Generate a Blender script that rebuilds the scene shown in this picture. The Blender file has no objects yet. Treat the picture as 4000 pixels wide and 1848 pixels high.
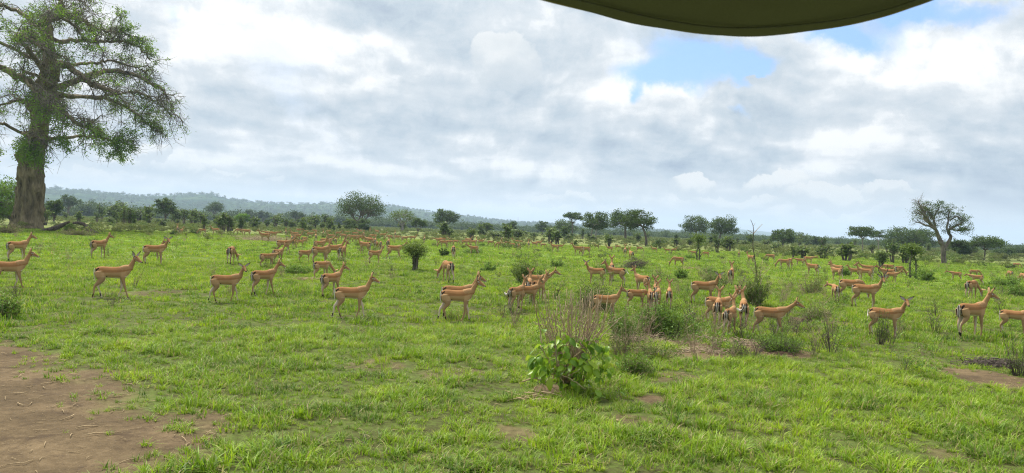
import bpy, bmesh, math, random
import numpy as np
from mathutils import Vector, Matrix, Euler

R = math.radians
scene = bpy.context.scene
COL = scene.collection

# ---------------------------------------------------------------- camera
HC = 2.35                      # eye height: standing in an open vehicle
F = 2889.0                     # focal length in pixels of the 4000 px wide photograph
cam_data = bpy.data.cameras.new('camera')
cam_data.sensor_width = 36.0
cam_data.lens = 26.0
cam_data.clip_start = 0.05
cam_data.clip_end = 30000.0
cam_data.dof.use_dof = True
cam_data.dof.focus_distance = 22.0
cam_data.dof.aperture_fstop = 10.0
cam = bpy.data.objects.new('camera', cam_data)
COL.objects.link(cam)
CAM_M = Matrix.Translation((0, 0, HC)) @ Matrix.Rotation(R(90 - 0.615), 4, 'X') @ Matrix.Rotation(R(2.12), 4, 'Z')
cam.matrix_world = CAM_M
scene.camera = cam
CR = CAM_M.to_3x3()

def ray(px, py):
    return CR @ Vector(((px - 2000) / F, -(py - 924) / F, -1.0))
def on_ground(px, py, z=0.0):
    d = ray(px, py)
    t = (z - HC) / d.z
    return Vector((d.x * t, d.y * t, z))
def at(px, py, Y):
    d = ray(px, py)
    return Vector((0, 0, HC)) + d * (Y / d.y)
def horizon(px):
    return 893 + 0.037 * (px - 2000)

# ---------------------------------------------------------------- light, exposure
scene.view_settings.view_transform = 'Standard'
scene.view_settings.look = 'None'
scene.view_settings.exposure = 1.08
scene.view_settings.gamma = 1.0
scene.view_settings.use_curve_mapping = False
scene.render.engine = 'CYCLES'
scene.cycles.use_denoising = True
scene.cycles.denoising_input_passes = 'RGB_ALBEDO_NORMAL'
scene.cycles.denoising_prefilter = 'NONE'
scene.cycles.filter_width = 1.15
scene.cycles.max_bounces = 5
scene.cycles.diffuse_bounces = 2
scene.cycles.glossy_bounces = 1
scene.cycles.transmission_bounces = 2
scene.cycles.volume_bounces = 0
scene.cycles.transparent_max_bounces = 4
scene.cycles.caustics_reflective = False
scene.cycles.caustics_refractive = False

SUN_EL, SUN_AZ = R(58), R(-35)          # azimuth measured from +Y towards +X
sun_data = bpy.data.lights.new('sun', 'SUN')
sun_data.energy = 3.9
sun_data.angle = R(22)
sun_data.color = (1.0, 0.955, 0.88)
sun = bpy.data.objects.new('sun', sun_data)
COL.objects.link(sun)
sd = Vector((math.sin(SUN_AZ) * math.cos(SUN_EL), math.cos(SUN_AZ) * math.cos(SUN_EL), math.sin(SUN_EL)))
sun.rotation_euler = sd.to_track_quat('Z', 'Y').to_euler()
sun.location = (0, 0, 60)

# ---------------------------------------------------------------- sky
def srgb(r, g, b):
    f = lambda c: (c / 255 / 12.92) if c / 255 <= 0.04045 else ((c / 255 + 0.055) / 1.055) ** 2.4
    return (f(r), f(g), f(b))

world = bpy.data.worlds.new('World')
scene.world = world
world.use_nodes = True
wt = world.node_tree
wt.nodes.clear()
class NG:
    """small helper to write node graphs as expressions"""
    def __init__(s, t): s.t = t
    def n(s, typ, **kw):
        nd = s.t.nodes.new(typ)
        for k, v in kw.items(): setattr(nd, k, v)
        return nd
    def put(s, sock, v):
        if isinstance(v, bpy.types.NodeSocket): s.t.links.new(v, sock)
        elif v is not None: sock.default_value = v
    def math(s, op, a, b=None, c=None, clamp=False):
        nd = s.n('ShaderNodeMath', operation=op, use_clamp=clamp)
        s.put(nd.inputs[0], a); s.put(nd.inputs[1], b)
        if c is not None: s.put(nd.inputs[2], c)
        return nd.outputs[0]
    def vec(s, op, a, b=None):
        nd = s.n('ShaderNodeVectorMath', operation=op)
        s.put(nd.inputs[0], a)
        if b is not None:
            s.put(nd.inputs['Scale'] if op == 'SCALE' else nd.inputs[1], b)
        return nd.outputs['Value'] if op in ('LENGTH', 'DOT_PRODUCT') else nd.outputs['Vector']
    def noise(s, v, scale, detail=4, rough=0.5, dist=0.0, col=False, w=None):
        nd = s.n('ShaderNodeTexNoise')
        if w is not None:
            nd.noise_dimensions = '4D'; s.put(nd.inputs['W'], w)
        s.put(nd.inputs['Vector'], v)
        nd.inputs['Scale'].default_value = scale
        nd.inputs['Detail'].default_value = detail
        nd.inputs['Roughness'].default_value = rough
        nd.inputs['Distortion'].default_value = dist
        return nd.outputs['Color'] if col else nd.outputs[0]
    def ramp(s, f, stops, interp='LINEAR'):
        nd = s.n('ShaderNodeValToRGB')
        cr = nd.color_ramp; cr.interpolation = interp
        while len(cr.elements) < len(stops): cr.elements.new(0.5)
        for e, (p, c) in zip(cr.elements, stops):
            e.position = p; e.color = (c[0], c[1], c[2], 1)
        s.put(nd.inputs[0], f)
        return nd.outputs[0]
    def mix(s, f, a, b):
        nd = s.n('ShaderNodeMix', data_type='RGBA')
        s.put(nd.inputs[0], f)
        for i, v in ((6, a), (7, b)):
            if isinstance(v, tuple) and len(v) == 3: v = (*v, 1)
            s.put(nd.inputs[i], v)
        return nd.outputs[2]
    def rng(s, v, a, b, c=0.0, d=1.0, smooth=True):
        nd = s.n('ShaderNodeMapRange', interpolation_type='SMOOTHSTEP' if smooth else 'LINEAR')
        s.put(nd.inputs[0], v)
        for i, q in ((1, a), (2, b), (3, c), (4, d)): s.put(nd.inputs[i], q)
        return nd.outputs[0]
    def comb(s, x, y, z):
        nd = s.n('ShaderNodeCombineXYZ')
        for i, v in enumerate((x, y, z)): s.put(nd.inputs[i], v)
        return nd.outputs[0]

g = NG(wt)
tc = g.n('ShaderNodeTexCoord')
D = tc.outputs['Generated']
sep = g.n('ShaderNodeSeparateXYZ'); g.put(sep.inputs[0], D)
X, Y, Z = sep.outputs
# large soft warp and fine billowy warp of the direction
warp1 = g.vec('SCALE', g.vec('SUBTRACT', g.noise(D, 2.2, 3, 0.5, col=True), (0.5, 0.5, 0.5)), 0.16)
warp2 = g.vec('SCALE', g.vec('SUBTRACT', g.noise(D, 14, 5, 0.62, col=True), (0.5, 0.5, 0.5)), 0.07)
DS = g.vec('ADD', D, warp1)                       # for soft stratus
DC = g.vec('ADD', g.vec('ADD', D, g.vec('SCALE', warp1, 0.35)), warp2)   # for cumulus edges
# cloud layer seen in perspective
zz = g.math('ADD', g.math('MAXIMUM', Z, 0.0), 0.22)
PL = g.comb(g.math('DIVIDE', X, zz), g.math('DIVIDE', Y, zz), 0.0)
fb = g.noise(g.vec('ADD', PL, g.vec('SCALE', warp1, 3.0)), 1.15, 7, 0.52)
fb2 = g.noise(g.vec('ADD', DS, warp2), 6.0, 8, 0.55)

def blob(src, px, py, rx, ry, ang=0.0, soft=(1.0, 0.0)):
    c = ray(px, py).normalized()
    v = g.vec('SUBTRACT', src, tuple(c))
    if ang:
        rt = g.n('ShaderNodeVectorRotate', rotation_type='Y_AXIS')
        g.put(rt.inputs['Vector'], v); rt.inputs['Angle'].default_value = R(ang)
        v = rt.outputs[0]
    v = g.vec('MULTIPLY', v, (F / rx, 2.5, F / ry))
    return g.rng(g.vec('LENGTH', v), soft[0], soft[1])

def total(items):
    acc = None
    for it in items:
        amp, b = it
        t = g.math('MULTIPLY', b, amp)
        acc = t if acc is None else g.math('ADD', acc, t)
    return acc
# light / dark layout of the cloud deck (positions in the photograph)
deck = total([
    (0.24, blob(DS, 900, 60, 420, 230)), (0.22, blob(DS, 1150, 190, 420, 130, 12)),
    (0.12, blob(DS, 760, 330, 200, 120)), (0.10, blob(DS, 1180, 620, 200, 60, 15)),
    (-0.17, blob(DS, 620, 120, 130, 260)), (-0.10, blob(DS, 1000, 480, 560, 130)),
    (-0.15, blob(DS, 2500, 190, 560, 150, -8)), (-0.08, blob(DS, 1700, 120, 500, 120)),
    (0.20, blob(DS, 2250, 400, 300, 130, -20)), (0.18, blob(DS, 2700, 480, 300, 110)),
    (0.14, blob(DS, 3350, 330, 480, 230)), (0.14, blob(DS, 3800, 150, 260, 200)),
    (-0.12, blob(DS, 3500, 430, 420, 90, 8)), (-0.18, blob(DS, 3850, 650, 330, 200)),
    (-0.12, blob(DS, 2300, 620, 500, 70)), (-0.12, blob(DS, 500, 560, 560, 90)),
    (0.08, blob(DS, 1900, 660, 600, 60)), (-0.16, blob(DS, 3500, 830, 700, 90)),
    (-0.10, blob(DS, 1300, 700, 900, 60)), (0.10, blob(DS, 2900, 600, 700, 60)),
])
PLw = g.vec('ADD', PL, g.vec('SCALE', warp1, 3.0))
rel1 = g.math('SUBTRACT', fb, g.noise(g.vec('ADD', PLw, (0.05, -0.09, 0.0)), 1.15, 7, 0.52))     # relief: lit shoulders of the clouds
rel2 = g.math('SUBTRACT', fb2, g.noise(g.vec('ADD', g.vec('ADD', DS, warp2), (0.008, 0.0, -0.016)), 6.0, 8, 0.55))
b0 = g.math('ADD', g.math('MULTIPLY', g.math('SUBTRACT', fb, 0.5), 1.25), 0.60)
b0 = g.math('ADD', b0, g.math('MULTIPLY', rel1, 2.3))
b0 = g.math('ADD', b0, g.math('MULTIPLY', rel2, 1.7))
b0 = g.math('ADD', b0, g.math('MULTIPLY', g.math('SUBTRACT', fb2, 0.5), 0.75))
b0 = g.math('ADD', b0, deck)
deckcol = g.ramp(b0, [(0.04, srgb(158, 172, 190)), (0.36, srgb(190, 202, 212)), (0.64, srgb(216, 222, 227)), (0.90, srgb(252, 252, 251)), (1.0, srgb(255, 255, 253))])
# clear blue gaps
gap = total([
    (1.1, blob(DC, 2790, 250, 420, 130, -14)), (1.0, blob(DC, 2560, 320, 260, 85, -8)), (0.8, blob(DC, 2460, 400, 45, 70)),
    (0.9, blob(DC, 2950, 300, 100, 90)), (0.8, blob(DC, 2880, 455, 90, 50)), (1.0, blob(DC, 3330, 135, 290, 95, -22)), (1.1, blob(DC, 3560, 40, 320, 100, -20)),
    (0.5, blob(DC, 680, 60, 60, 110, 20)), (0.45, blob(DC, 3900, 60, 120, 60)),
    (-0.9, blob(DC, 2960, 330, 60, 22)), (-0.8, blob(DC, 3080, 350, 160, 110)),
])
gap = g.math('ADD', gap, g.math('MULTIPLY', g.math('SUBTRACT', fb2, 0.5), 1.5))
# a few more breaks in the deck, all round the sky
gap = g.math('MAXIMUM', gap, g.rng(fb, 0.69, 0.78, 0.0, 0.8))
gapm = g.rng(gap, 0.10, 0.85)
nish = g.n('ShaderNodeTexSky', sky_type='NISHITA')
nish.sun_disc = False
nish.sun_elevation = SUN_EL
nish.sun_rotation = SUN_AZ
nish.air_density = 1.0; nish.dust_density = 1.2; nish.ozone_density = 1.2
WS = 0.10
CL = 0.51 / WS                                     # cloud radiance relative to the sky texture
skyblue = g.vec('SCALE', g.mix(0.55, nish.outputs[0], tuple(c * CL * 1.05 for c in srgb(118, 170, 240))), 1.0)
col = g.mix(gapm, g.vec('SCALE', deckcol, CL), skyblue)
# cumulus heaps: crisp sunlit heads over grey bases
heaps = [
    (3050, 760, 230, 90, 1.0), (3250, 800, 260, 70, .9), (2720, 770, 130, 70, 1.0), (2900, 820, 250, 50, .8),
    (2250, 790, 140, 45, .95), (2120, 800, 110, 40, .8), (570, 625, 110, 50, .9), (470, 650, 90, 30, .8),
    (760, 670, 60, 35, .7), (890, 690, 80, 30, .7), (1030, 720, 60, 22, .6), (1450, 750, 160, 40, .55), (250, 700, 300, 40, .5),
    (3450, 770, 160, 60, .8), (1260, 760, 120, 30, .5), (1950, 250, 200, 190, .55),
]
for k, (px, py, rx, ry, a) in enumerate(heaps):
    m = blob(DC, px, py, rx, ry)
    body = g.rng(m, 0.26, 0.36)
    head = g.rng(blob(DC, px - rx * 0.05, py - ry * 0.42, rx * 1.0, ry * 0.75), 0.0, 0.7)
    c = g.mix(head, tuple(x * CL for x in srgb(203, 211, 217)), tuple(x * CL for x in srgb(250, 249, 245)))
    col = g.mix(g.math('MULTIPLY', body, min(.95, a * 0.88)), col, c)
# bluish grey band of distant air just above the land
hz = g.rng(Z, 0.0, 0.10, 0.60, 0.0)
col = g.mix(hz, col, tuple(x * CL * 1.12 for x in srgb(226, 229, 228)))
# an overcast sky is brighter overhead than at the horizon
lift = g.math('ADD', g.math('MULTIPLY', g.math('MAXIMUM', Z, 0.0), 0.70), 0.88)
col = g.vec('SCALE', col, lift)
below = g.rng(Z, -0.03, 0.0)
col = g.mix(below, tuple(x * CL for x in (0.16, 0.19, 0.12)), col)
bgn = g.n('ShaderNodeBackground'); g.put(bgn.inputs[0], col); bgn.inputs[1].default_value = WS
wo = g.n('ShaderNodeOutputWorld'); wt.links.new(bgn.outputs[0], wo.inputs[0])
world.cycles.sampling_method = 'MANUAL'
world.cycles.sample_map_resolution = 512

# ---------------------------------------------------------------- helpers
def tag(o, label=None, cat=None, group=None, kind=None):
    if label: o['label'] = label
    if cat: o['category'] = cat
    if group: o['group'] = group
    if kind: o['kind'] = kind
    return o
def empty(name, loc, rz=0.0):
    o = bpy.data.objects.new(name, None); COL.objects.link(o)
    o.location = loc; o.rotation_euler = (0, 0, rz); o.empty_display_size = 0.3
    return o
def link_mesh(name, me, parent=None):
    o = bpy.data.objects.new(name, me); COL.objects.link(o)
    if parent is not None: o.parent = parent
    return o
def mesh_np(name, verts, faces, mat=None, attrs=None, smooth=False):
    """verts (n,3); faces: (m,k) array or list of such arrays"""
    me = bpy.data.meshes.new(name)
    verts = np.asarray(verts, dtype=np.float32)
    if isinstance(faces, np.ndarray): faces = [faces]
    faces = [np.asarray(f, dtype=np.int32) for f in faces if len(f)]
    nl = sum(f.size for f in faces); nf = sum(len(f) for f in faces)
    me.vertices.add(len(verts)); me.vertices.foreach_set('co', verts.ravel())
    me.loops.add(nl); me.polygons.add(nf)
    me.loops.foreach_set('vertex_index', np.concatenate([f.ravel() for f in faces]))
    tot = np.concatenate([np.full(len(f), f.shape[1], dtype=np.int32) for f in faces])
    st = np.concatenate([[0], np.cumsum(tot)[:-1]]).astype(np.int32)
    me.polygons.foreach_set('loop_start', st)
    me.polygons.foreach_set('loop_total', tot)
    if smooth: me.polygons.foreach_set('use_smooth', np.ones(nf, dtype=bool))
    for k, v in (attrs or {}).items():
        v = np.asarray(v, dtype=np.float32)
        if v.ndim == 1:
            a = me.attributes.new(k, 'FLOAT', 'POINT'); a.data.foreach_set('value', v)
        elif v.shape[1] == 4:
            a = me.attributes.new(k, 'FLOAT_COLOR', 'POINT'); a.data.foreach_set('color', v.ravel())
        else:
            a = me.attributes.new(k, 'FLOAT_VECTOR', 'POINT'); a.data.foreach_set('vector', v.ravel())
    me.update(calc_edges=True); me.validate()
    if mat: me.materials.append(mat)
    return me

class Geo:
    """collects tubes, leaves and sheets into one mesh"""
    def __init__(s): s.v = []; s.q = []; s.t = []; s.a = []; s.n = 0
    def add(s, v, q=None, t=None, a=0.5):
        v = np.asarray(v, dtype=np.float64).reshape(-1, 3)
        if q is not None and len(q): s.q.append(np.asarray(q) + s.n)
        if t is not None and len(t): s.t.append(np.asarray(t) + s.n)
        s.v.append(v)
        s.a.append(np.full(len(v), a) if np.isscalar(a) else np.asarray(a)); s.n += len(v)
    def tube(s, pts, rad, sides=6, a=0.5, cap=True, bump=0.0, rng=None, squash=None):
        pts = np.asarray(pts, dtype=np.float64); n = len(pts)
        rad = np.broadcast_to(np.asarray(rad, dtype=np.float64), (n,))
        T = np.gradient(pts, axis=0); T /= (np.linalg.norm(T, axis=1, keepdims=True) + 1e-9)
        up = np.array([0, 0, 1.0]) if abs(T[:, 2]).mean() < 0.75 else np.array([0, 1.0, 0])
        U = np.cross(T, up); U /= (np.linalg.norm(U, axis=1, keepdims=True) + 1e-9)
        V = np.cross(U, T)
        th = np.linspace(0, 2 * np.pi, sides, endpoint=False)
        r = rad[:, None] * np.ones((n, sides))
        if bump and rng is not None: r = r * (1 + bump * (rng.random((n, sides)) - 0.5) * 2)
        sq = 1.0 if squash is None else squash
        P = pts[:, None, :] + r[..., None] * (np.cos(th)[None, :, None] * U[:, None, :] + sq * np.sin(th)[None, :, None] * V[:, None, :])
        i = np.arange(n - 1)[:, None] * sides; j = np.arange(sides)[None, :]; k = (j + 1) % sides
        q = np.stack([i + j, i + k, i + sides + k, i + sides + j], -1).reshape(-1, 4)
        P = P.reshape(-1, 3); t = None
        if cap:
            P = np.vstack([P, pts[0], pts[-1]])
            a0, a1 = n * sides, n * sides + 1
            jj = np.arange(sides); kk = (jj + 1) % sides
            t = np.vstack([np.stack([kk, jj, np.full(sides, a0)], -1),
                           np.stack([(n - 1) * sides + jj, (n - 1) * sides + kk, np.full(sides, a1)], -1)])
        s.add(P, q, t, a)
    def leaves(s, C, size, rng, a=None, flat=0.0, aspect=1.6, droop=0.0):
        """leaf-sized bent quads round the points C"""
        C = np.asarray(C); n = len(C)
        if not n: return
        size = np.broadcast_to(np.asarray(size, float), (n,))
        nrm = rng.normal(size=(n, 3)); nrm[:, 2] += flat * 2.0
        nrm /= np.linalg.norm(nrm, axis=1, keepdims=True)
        d = rng.normal(size=(n, 3)); d[:, 2] -= droop
        d -= (d * nrm).sum(1, keepdims=True) * nrm; d /= np.linalg.norm(d, axis=1, keepdims=True)
        w = np.cross(nrm, d)
        L = size[:, None] * (0.7 + 0.6 * rng.random((n, 1))); W = L / aspect
        p0 = C - d * L * 0.5; p2 = C + d * L * 0.5
        p1 = C + w * W * 0.5 + nrm * L * 0.10; p3 = C - w * W * 0.5 + nrm * L * 0.10
        P = np.stack([p0, p1, p2, p3], 1).reshape(-1, 3)
        q = np.arange(4 * n).reshape(n, 4)
        s.add(P, q, None, np.repeat(a if a is not None else rng.random(n), 4))
    def mesh(s, name, mat, smooth=False):
        F_ = []
        if s.q: F_.append(np.vstack(s.q))
        if s.t: F_.append(np.vstack(s.t))
        return mesh_np(name, np.vstack(s.v), F_, mat, {'tint': np.concatenate(s.a)}, smooth)
    def build(s, name, mat, parent=None, smooth=False):
        return link_mesh(name, s.mesh(name, mat, smooth), parent)

def bez(pts, n):
    """smooth path through the points (Catmull-Rom)"""
    P = np.asarray(pts, float)
    P = np.vstack([2 * P[0] - P[1], P, 2 * P[-1] - P[-2]])
    out = []; m = len(P) - 3
    for u in np.linspace(0, m - 1e-6, n):
        i = int(u); t = u - i
        a, b, c, d = P[i:i + 4]
        out.append(0.5 * ((2 * b) + (-a + c) * t + (2 * a - 5 * b + 4 * c - d) * t * t + (-a + 3 * b - 3 * c + d) * t ** 3))
    return np.array(out)

def _h(ix, iy, seed):
    v = np.sin(ix * 127.1 + iy * 311.7 + seed * 74.7) * 43758.5453
    return v - np.floor(v)
def vnoise(x, y, seed=0):
    ix, iy = np.floor(x), np.floor(y); fx, fy = x - ix, y - iy
    fx = fx * fx * (3 - 2 * fx); fy = fy * fy * (3 - 2 * fy)
    a, b, c, d = _h(ix, iy, seed), _h(ix + 1, iy, seed), _h(ix, iy + 1, seed), _h(ix + 1, iy + 1, seed)
    return (a + (b - a) * fx) * (1 - fy) + (c + (d - c) * fx) * fy
def fbm(x, y, seed=0, o=4):
    t = 0; amp = 0.5; s = 0
    for k in range(o):
        t = t + amp * vnoise(x, y, seed + k * 13); s += amp; amp *= 0.5; x = x * 2.03 + 5.1; y = y * 2.03 + 1.7
    return t / s
def sstep(a, b, x):
    t = np.clip((x - a) / (b - a), 0, 1); return t * t * (3 - 2 * t)

def ground_z(x, y):
    x = np.asarray(x, float); y = np.asarray(y, float); r = np.hypot(x, y)
    z = 0.09 * (fbm(x / 0.9, y / 1.3, 3, 3) - 0.5) * (1 - sstep(60, 140, r))
    z += 0.22 * (fbm(x / 26, y / 26, 8, 2) - 0.5) * sstep(12, 60, r)
    return z
def gz(x, y): return float(ground_z(x, y))
def gpt(px, py):
    """ground point under a pixel"""
    p = on_ground(px, py)
    for _ in range(4):
        p = on_ground(px, py, gz(p.x, p.y))
    return p

# ---------------------------------------------------------------- materials
def new_mat(name):
    m = bpy.data.materials.new(name); m.use_nodes = True
    m.node_tree.nodes.clear(); return m, NG(m.node_tree)
def finish(m, g, shader):
    o = g.n('ShaderNodeOutputMaterial'); m.node_tree.links.new(shader, o.inputs[0]); return m
def bsdf(g, color, rough=0.9, spec=0.2, normal=None):
    b = g.n('ShaderNodeBsdfPrincipled'); g.put(b.inputs['Base Color'], color if not (isinstance(color, tuple) and len(color) == 3) else (*color, 1))
    g.put(b.inputs['Roughness'], rough); g.put(b.inputs['Specular IOR Level'], spec)
    if normal is not None: g.put(b.inputs['Normal'], normal)
    return b.outputs[0]
def attr(g, name, fac=True):
    a = g.n('ShaderNodeAttribute', attribute_name=name); return a.outputs['Fac'] if fac else a.outputs['Color']
def worldpos(g): return g.n('ShaderNodeNewGeometry').outputs['Position']
def leaf_mat(name, dark, mid, light, trans=0.35, inst=False, patch=0.35, patch_scale=0.25):
    """leaves: colour differs from leaf to leaf and from patch to patch"""
    m, g = new_mat(name)
    t = attr(g, 'tint')
    p = g.noise(worldpos(g), patch_scale, 3, 0.6)
    f = g.math('ADD', g.math('MULTIPLY', t, 0.65), g.math('MULTIPLY', g.math('SUBTRACT', p, 0.5), patch * 3))
    if inst:
        oi = g.n('ShaderNodeObjectInfo')
        f = g.math('ADD', f, g.math('MULTIPLY', g.math('SUBTRACT', oi.outputs['Random'], 0.5), 0.35))
    f = g.math('ADD', f, 0.15)
    c = g.ramp(f, [(0.0, dark), (0.5, mid), (1.0, light)])
    d = bsdf(g, c, 0.62, 0.25)
    tr = g.n('ShaderNodeBsdfTranslucent'); g.put(tr.inputs[0], g.mix(0.3, c, (0.25, 0.32, 0.03)))
    mx = g.n('ShaderNodeMixShader'); mx.inputs[0].default_value = trans
    m.node_tree.links.new(d, mx.inputs[1]); m.node_tree.links.new(tr.outputs[0], mx.inputs[2])
    return finish(m, g, mx.outputs[0])
def bark_mat(name, dark, light, scale=6.0, bump=0.6, stretch=(1, 1, 0.25)):
    m, g = new_mat(name)
    tc = g.n('ShaderNodeTexCoord').outputs['Object']
    v = g.vec('MULTIPLY', tc, stretch)
    a = g.noise(v, scale, 6, 0.65, 0.4); b = g.noise(tc, scale * 0.25, 3, 0.5)
    f = g.math('ADD', g.math('MULTIPLY', a, 0.8), g.math('MULTIPLY', b, 0.35))
    c = g.ramp(f, [(0.38, dark), (0.72, light)])
    bp = g.n('ShaderNodeBump'); bp.inputs['Strength'].default_value = bump; bp.inputs['Distance'].default_value = 0.06 if scale > 2 else 0.35
    g.put(bp.inputs['Height'], a)
    return finish(m, g, bsdf(g, c, 0.95, 0.1, bp.outputs[0]))

M = {}
M['tree_leaf'] = leaf_mat('tree_leaf', (0.014, 0.034, 0.008), (0.042, 0.088, 0.018), (0.11, 0.18, 0.035), 0.30)
M['big_leaf'] = leaf_mat('big_tree_leaf', (0.035, 0.085, 0.012), (0.11, 0.22, 0.022), (0.24, 0.38, 0.035), 0.42, patch=0.25, patch_scale=0.35)
M['shrub_leaf'] = leaf_mat('shrub_leaf', (0.035, 0.060, 0.014), (0.090, 0.145, 0.030), (0.20, 0.26, 0.055), 0.32, patch=0.3, patch_scale=0.5)
M['bright_leaf'] = leaf_mat('bright_leaf', (0.05, 0.12, 0.015), (0.10, 0.22, 0.02), (0.20, 0.34, 0.035), 0.4)
M['far_leaf'] = leaf_mat('far_leaf', (0.020, 0.044, 0.014), (0.045, 0.088, 0.024), (0.10, 0.155, 0.042), 0.25, inst=True, patch=0.3, patch_scale=0.01)
M['scrub_leaf'] = leaf_mat('scrub_leaf', (0.070, 0.085, 0.026), (0.125, 0.150, 0.040), (0.200, 0.210, 0.070), 0.3, inst=True, patch=0.4, patch_scale=0.03)
M['dark_leaf'] = leaf_mat('bush_leaf', (0.045, 0.090, 0.014), (0.115, 0.215, 0.028), (0.24, 0.37, 0.05), 0.3, patch=0.25, patch_scale=1.2)
M['bark'] = bark_mat('grey_bark', (0.055, 0.045, 0.036), (0.22, 0.19, 0.155), 5.0)
M['big_bark'] = bark_mat('big_tree_bark', (0.022, 0.017, 0.011), (0.290, 0.235, 0.150), 1.9, 1.0, (1, 1, 0.30))
M['pale_bark'] = bark_mat('pale_bark', (0.12, 0.10, 0.08), (0.36, 0.33, 0.29), 8.0)
M['twig'] = bark_mat('dry_twig', (0.17, 0.125, 0.080), (0.40, 0.31, 0.21), 20.0, 0.2)
M['straw'] = bark_mat('straw', (0.24, 0.175, 0.10), (0.44, 0.34, 0.20), 14.0, 0.2)
M['deadwood'] = bark_mat('deadwood', (0.035, 0.028, 0.024), (0.13, 0.105, 0.085), 10.0)
# ================================================================ the land
# bare-soil areas, read off the photograph and laid on the ground
def poly_ground(pts): return np.array([[*on_ground(x, y)[:2]] for x, y in pts])
SOIL_EDGE = poly_ground([(-900, 1280), (-250, 1310), (0, 1340), (125, 1396), (226, 1441), (327, 1491), (437, 1535), (450, 1600), (540, 1632), (653, 1662), (715, 1722), (690, 1778), (590, 1815), (500, 1870), (400, 2100), (-900, 2100)])
PATCHES = [(*gpt(px, py)[:2], r, a) for px, py, r, a in [
    (2700, 1350, 0.85, 1.0), (2780, 1390, 0.8, 0.9), (2580, 1330, 0.6, 0.9), (3030, 1370, 0.7, 1.0), (3100, 1385, 0.5, 0.9), (2540, 1560, 0.45, 1.0),
    (2640, 1480, 0.6, 0.6), (2170, 1520, 0.35, 1.0), (3900, 1480, 0.9, 0.8), (3750, 1465, 0.7, 0.5), (950, 1330, 0.8, 0.5), (1750, 1455, 0.6, 0.55), (1470, 1430, 0.5, 0.5),
    (2000, 1700, 0.5, 0.6), (1700, 1780, 0.45, 0.5), (1250, 1180, 1.0, 0.5), (600, 1150, 1.0, 0.45), (700, 1170, 0.9, 0.4), (3150, 1250, 0.6, 0.9), (3250, 1262, 0.7, 0.7), (3680, 1430, 0.5, 0.5),
    (3030, 1790, 0.3, .6), (3700, 1780, 0.3, .6), (2450, 1640, 0.4, .6)]]
def in_poly(x, y, P):
    inside = np.zeros(x.shape, bool); j = len(P) - 1
    for i in range(len(P)):
        xi, yi = P[i]; xj, yj = P[j]
        c = ((yi > y) != (yj > y)) & (x < (xj - xi) * (y - yi) / (yj - yi + 1e-12) + xi)
        inside ^= c; j = i
    return inside
def edge_dist(x, y, P):
    d = np.full(x.shape, 1e9)
    for i in range(len(P)):
        a = P[i]; b = P[(i + 1) % len(P)]; ab = b - a
        t = np.clip(((x - a[0]) * ab[0] + (y - a[1]) * ab[1]) / (ab @ ab + 1e-12), 0, 1)
        d = np.minimum(d, np.hypot(x - a[0] - t * ab[0], y - a[1] - t * ab[1]))
    return d
def veg(x, y):
    """0 bare soil .. 1 dense grass"""
    x = np.asarray(x, float); y = np.asarray(y, float)
    n = fbm(x / 1.1, y / 1.1, 21, 4); n2 = fbm(x / 5.0, y / 5.0, 31, 3); nf = fbm(x / 0.35, y / 0.35, 57, 2)
    v = 0.62 + 0.38 * sstep(0.30, 0.48, 0.50 * n + 0.25 * n2 + 0.25 * nf)
    near = np.hypot(x, y) < 40
    sgn = np.where(in_poly(x, y, SOIL_EDGE), -1.0, 1.0) * edge_dist(x, y, SOIL_EDGE) if near.any() else 9.0
    sgn = sgn + .22 + (n - 0.5) * 1.6 + (nf - 0.5) * 0.5
    v = np.minimum(v, np.where(near, (.10 * (sgn > -.1) + .90 * sstep(-0.15, 1.5, sgn)), 1.0))
    for (cx, cy, r, a) in PATCHES:
        d = np.hypot(x - cx, (y - cy) * 0.8) / r + (n - 0.5) * 1.3
        v = v * (1 - a * (1 - sstep(0.55, 1.05, d)))
    return v

# ---- hills (profiles read off the photograph as pixel positions of the skyline)
def prof(pts):
    az = []; el = []
    for px, py in pts:
        d = ray(px, py); az.append(math.atan2(d.x, d.y)); el.append(math.atan2(d.z, math.hypot(d.x, d.y)))
    return np.array(az), np.array(el)
HILL_A = prof([(-1500, 745), (-600, 725), (-200, 722), (0, 728), (170, 737), (300, 745), (420, 757), (560, 768), (700, 763), (780, 760), (830, 762), (900, 780), (960, 788), (1050, 795), (1150, 799), (1280, 797), (1400, 800), (1500, 806), (1560, 809), (1650, 826), (1750, 837), (1850, 850), (1950, 862), (2060, 869), (2150, 874), (2300, 884), (2500, 896), (2640, 903), (2800, 912), (3000, 926), (3400, 944), (4000, 968), (6000, 1045)])
HILL_B = prof([(-1500, 770), (1500, 870), (2600, 905), (2760, 890), (2870, 894), (2950, 900), (3010, 907), (3080, 918), (3170, 929), (3240, 934), (3300, 929), (3350, 931), (3420, 944), (3600, 956), (3750, 962), (3870, 966), (3950, 964), (4040, 967), (4400, 985), (6000, 1045)])
def ridge(r0, r1, P, th, r, front, seed, shift=0.0):
    el = np.interp(th, P[0], P[1])
    H = np.maximum(np.tan(el) * r0 + HC, 0.0)
    H = H * (1 + 0.0 * th)
    u = np.clip((r - (r0 - front)) / front, 0, 1); up = u * u * (3 - 2 * u)
    dn = np.clip((r1 - r) / (r1 - r0), 0, 1); dn = dn * dn * (3 - 2 * dn)
    x, y = r * np.sin(th), r * np.cos(th)
    lump = 1 + 0.28 * (fbm(x / 420, y / 420, seed, 4) - 0.5) * (1 - up)
    fine = 0.045 * (fbm(x / 90, y / 90, seed + 5, 3) - 0.5)
    return H * np.where(r < r0, up * (lump + fine * (1 - up) * 4), dn)

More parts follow.
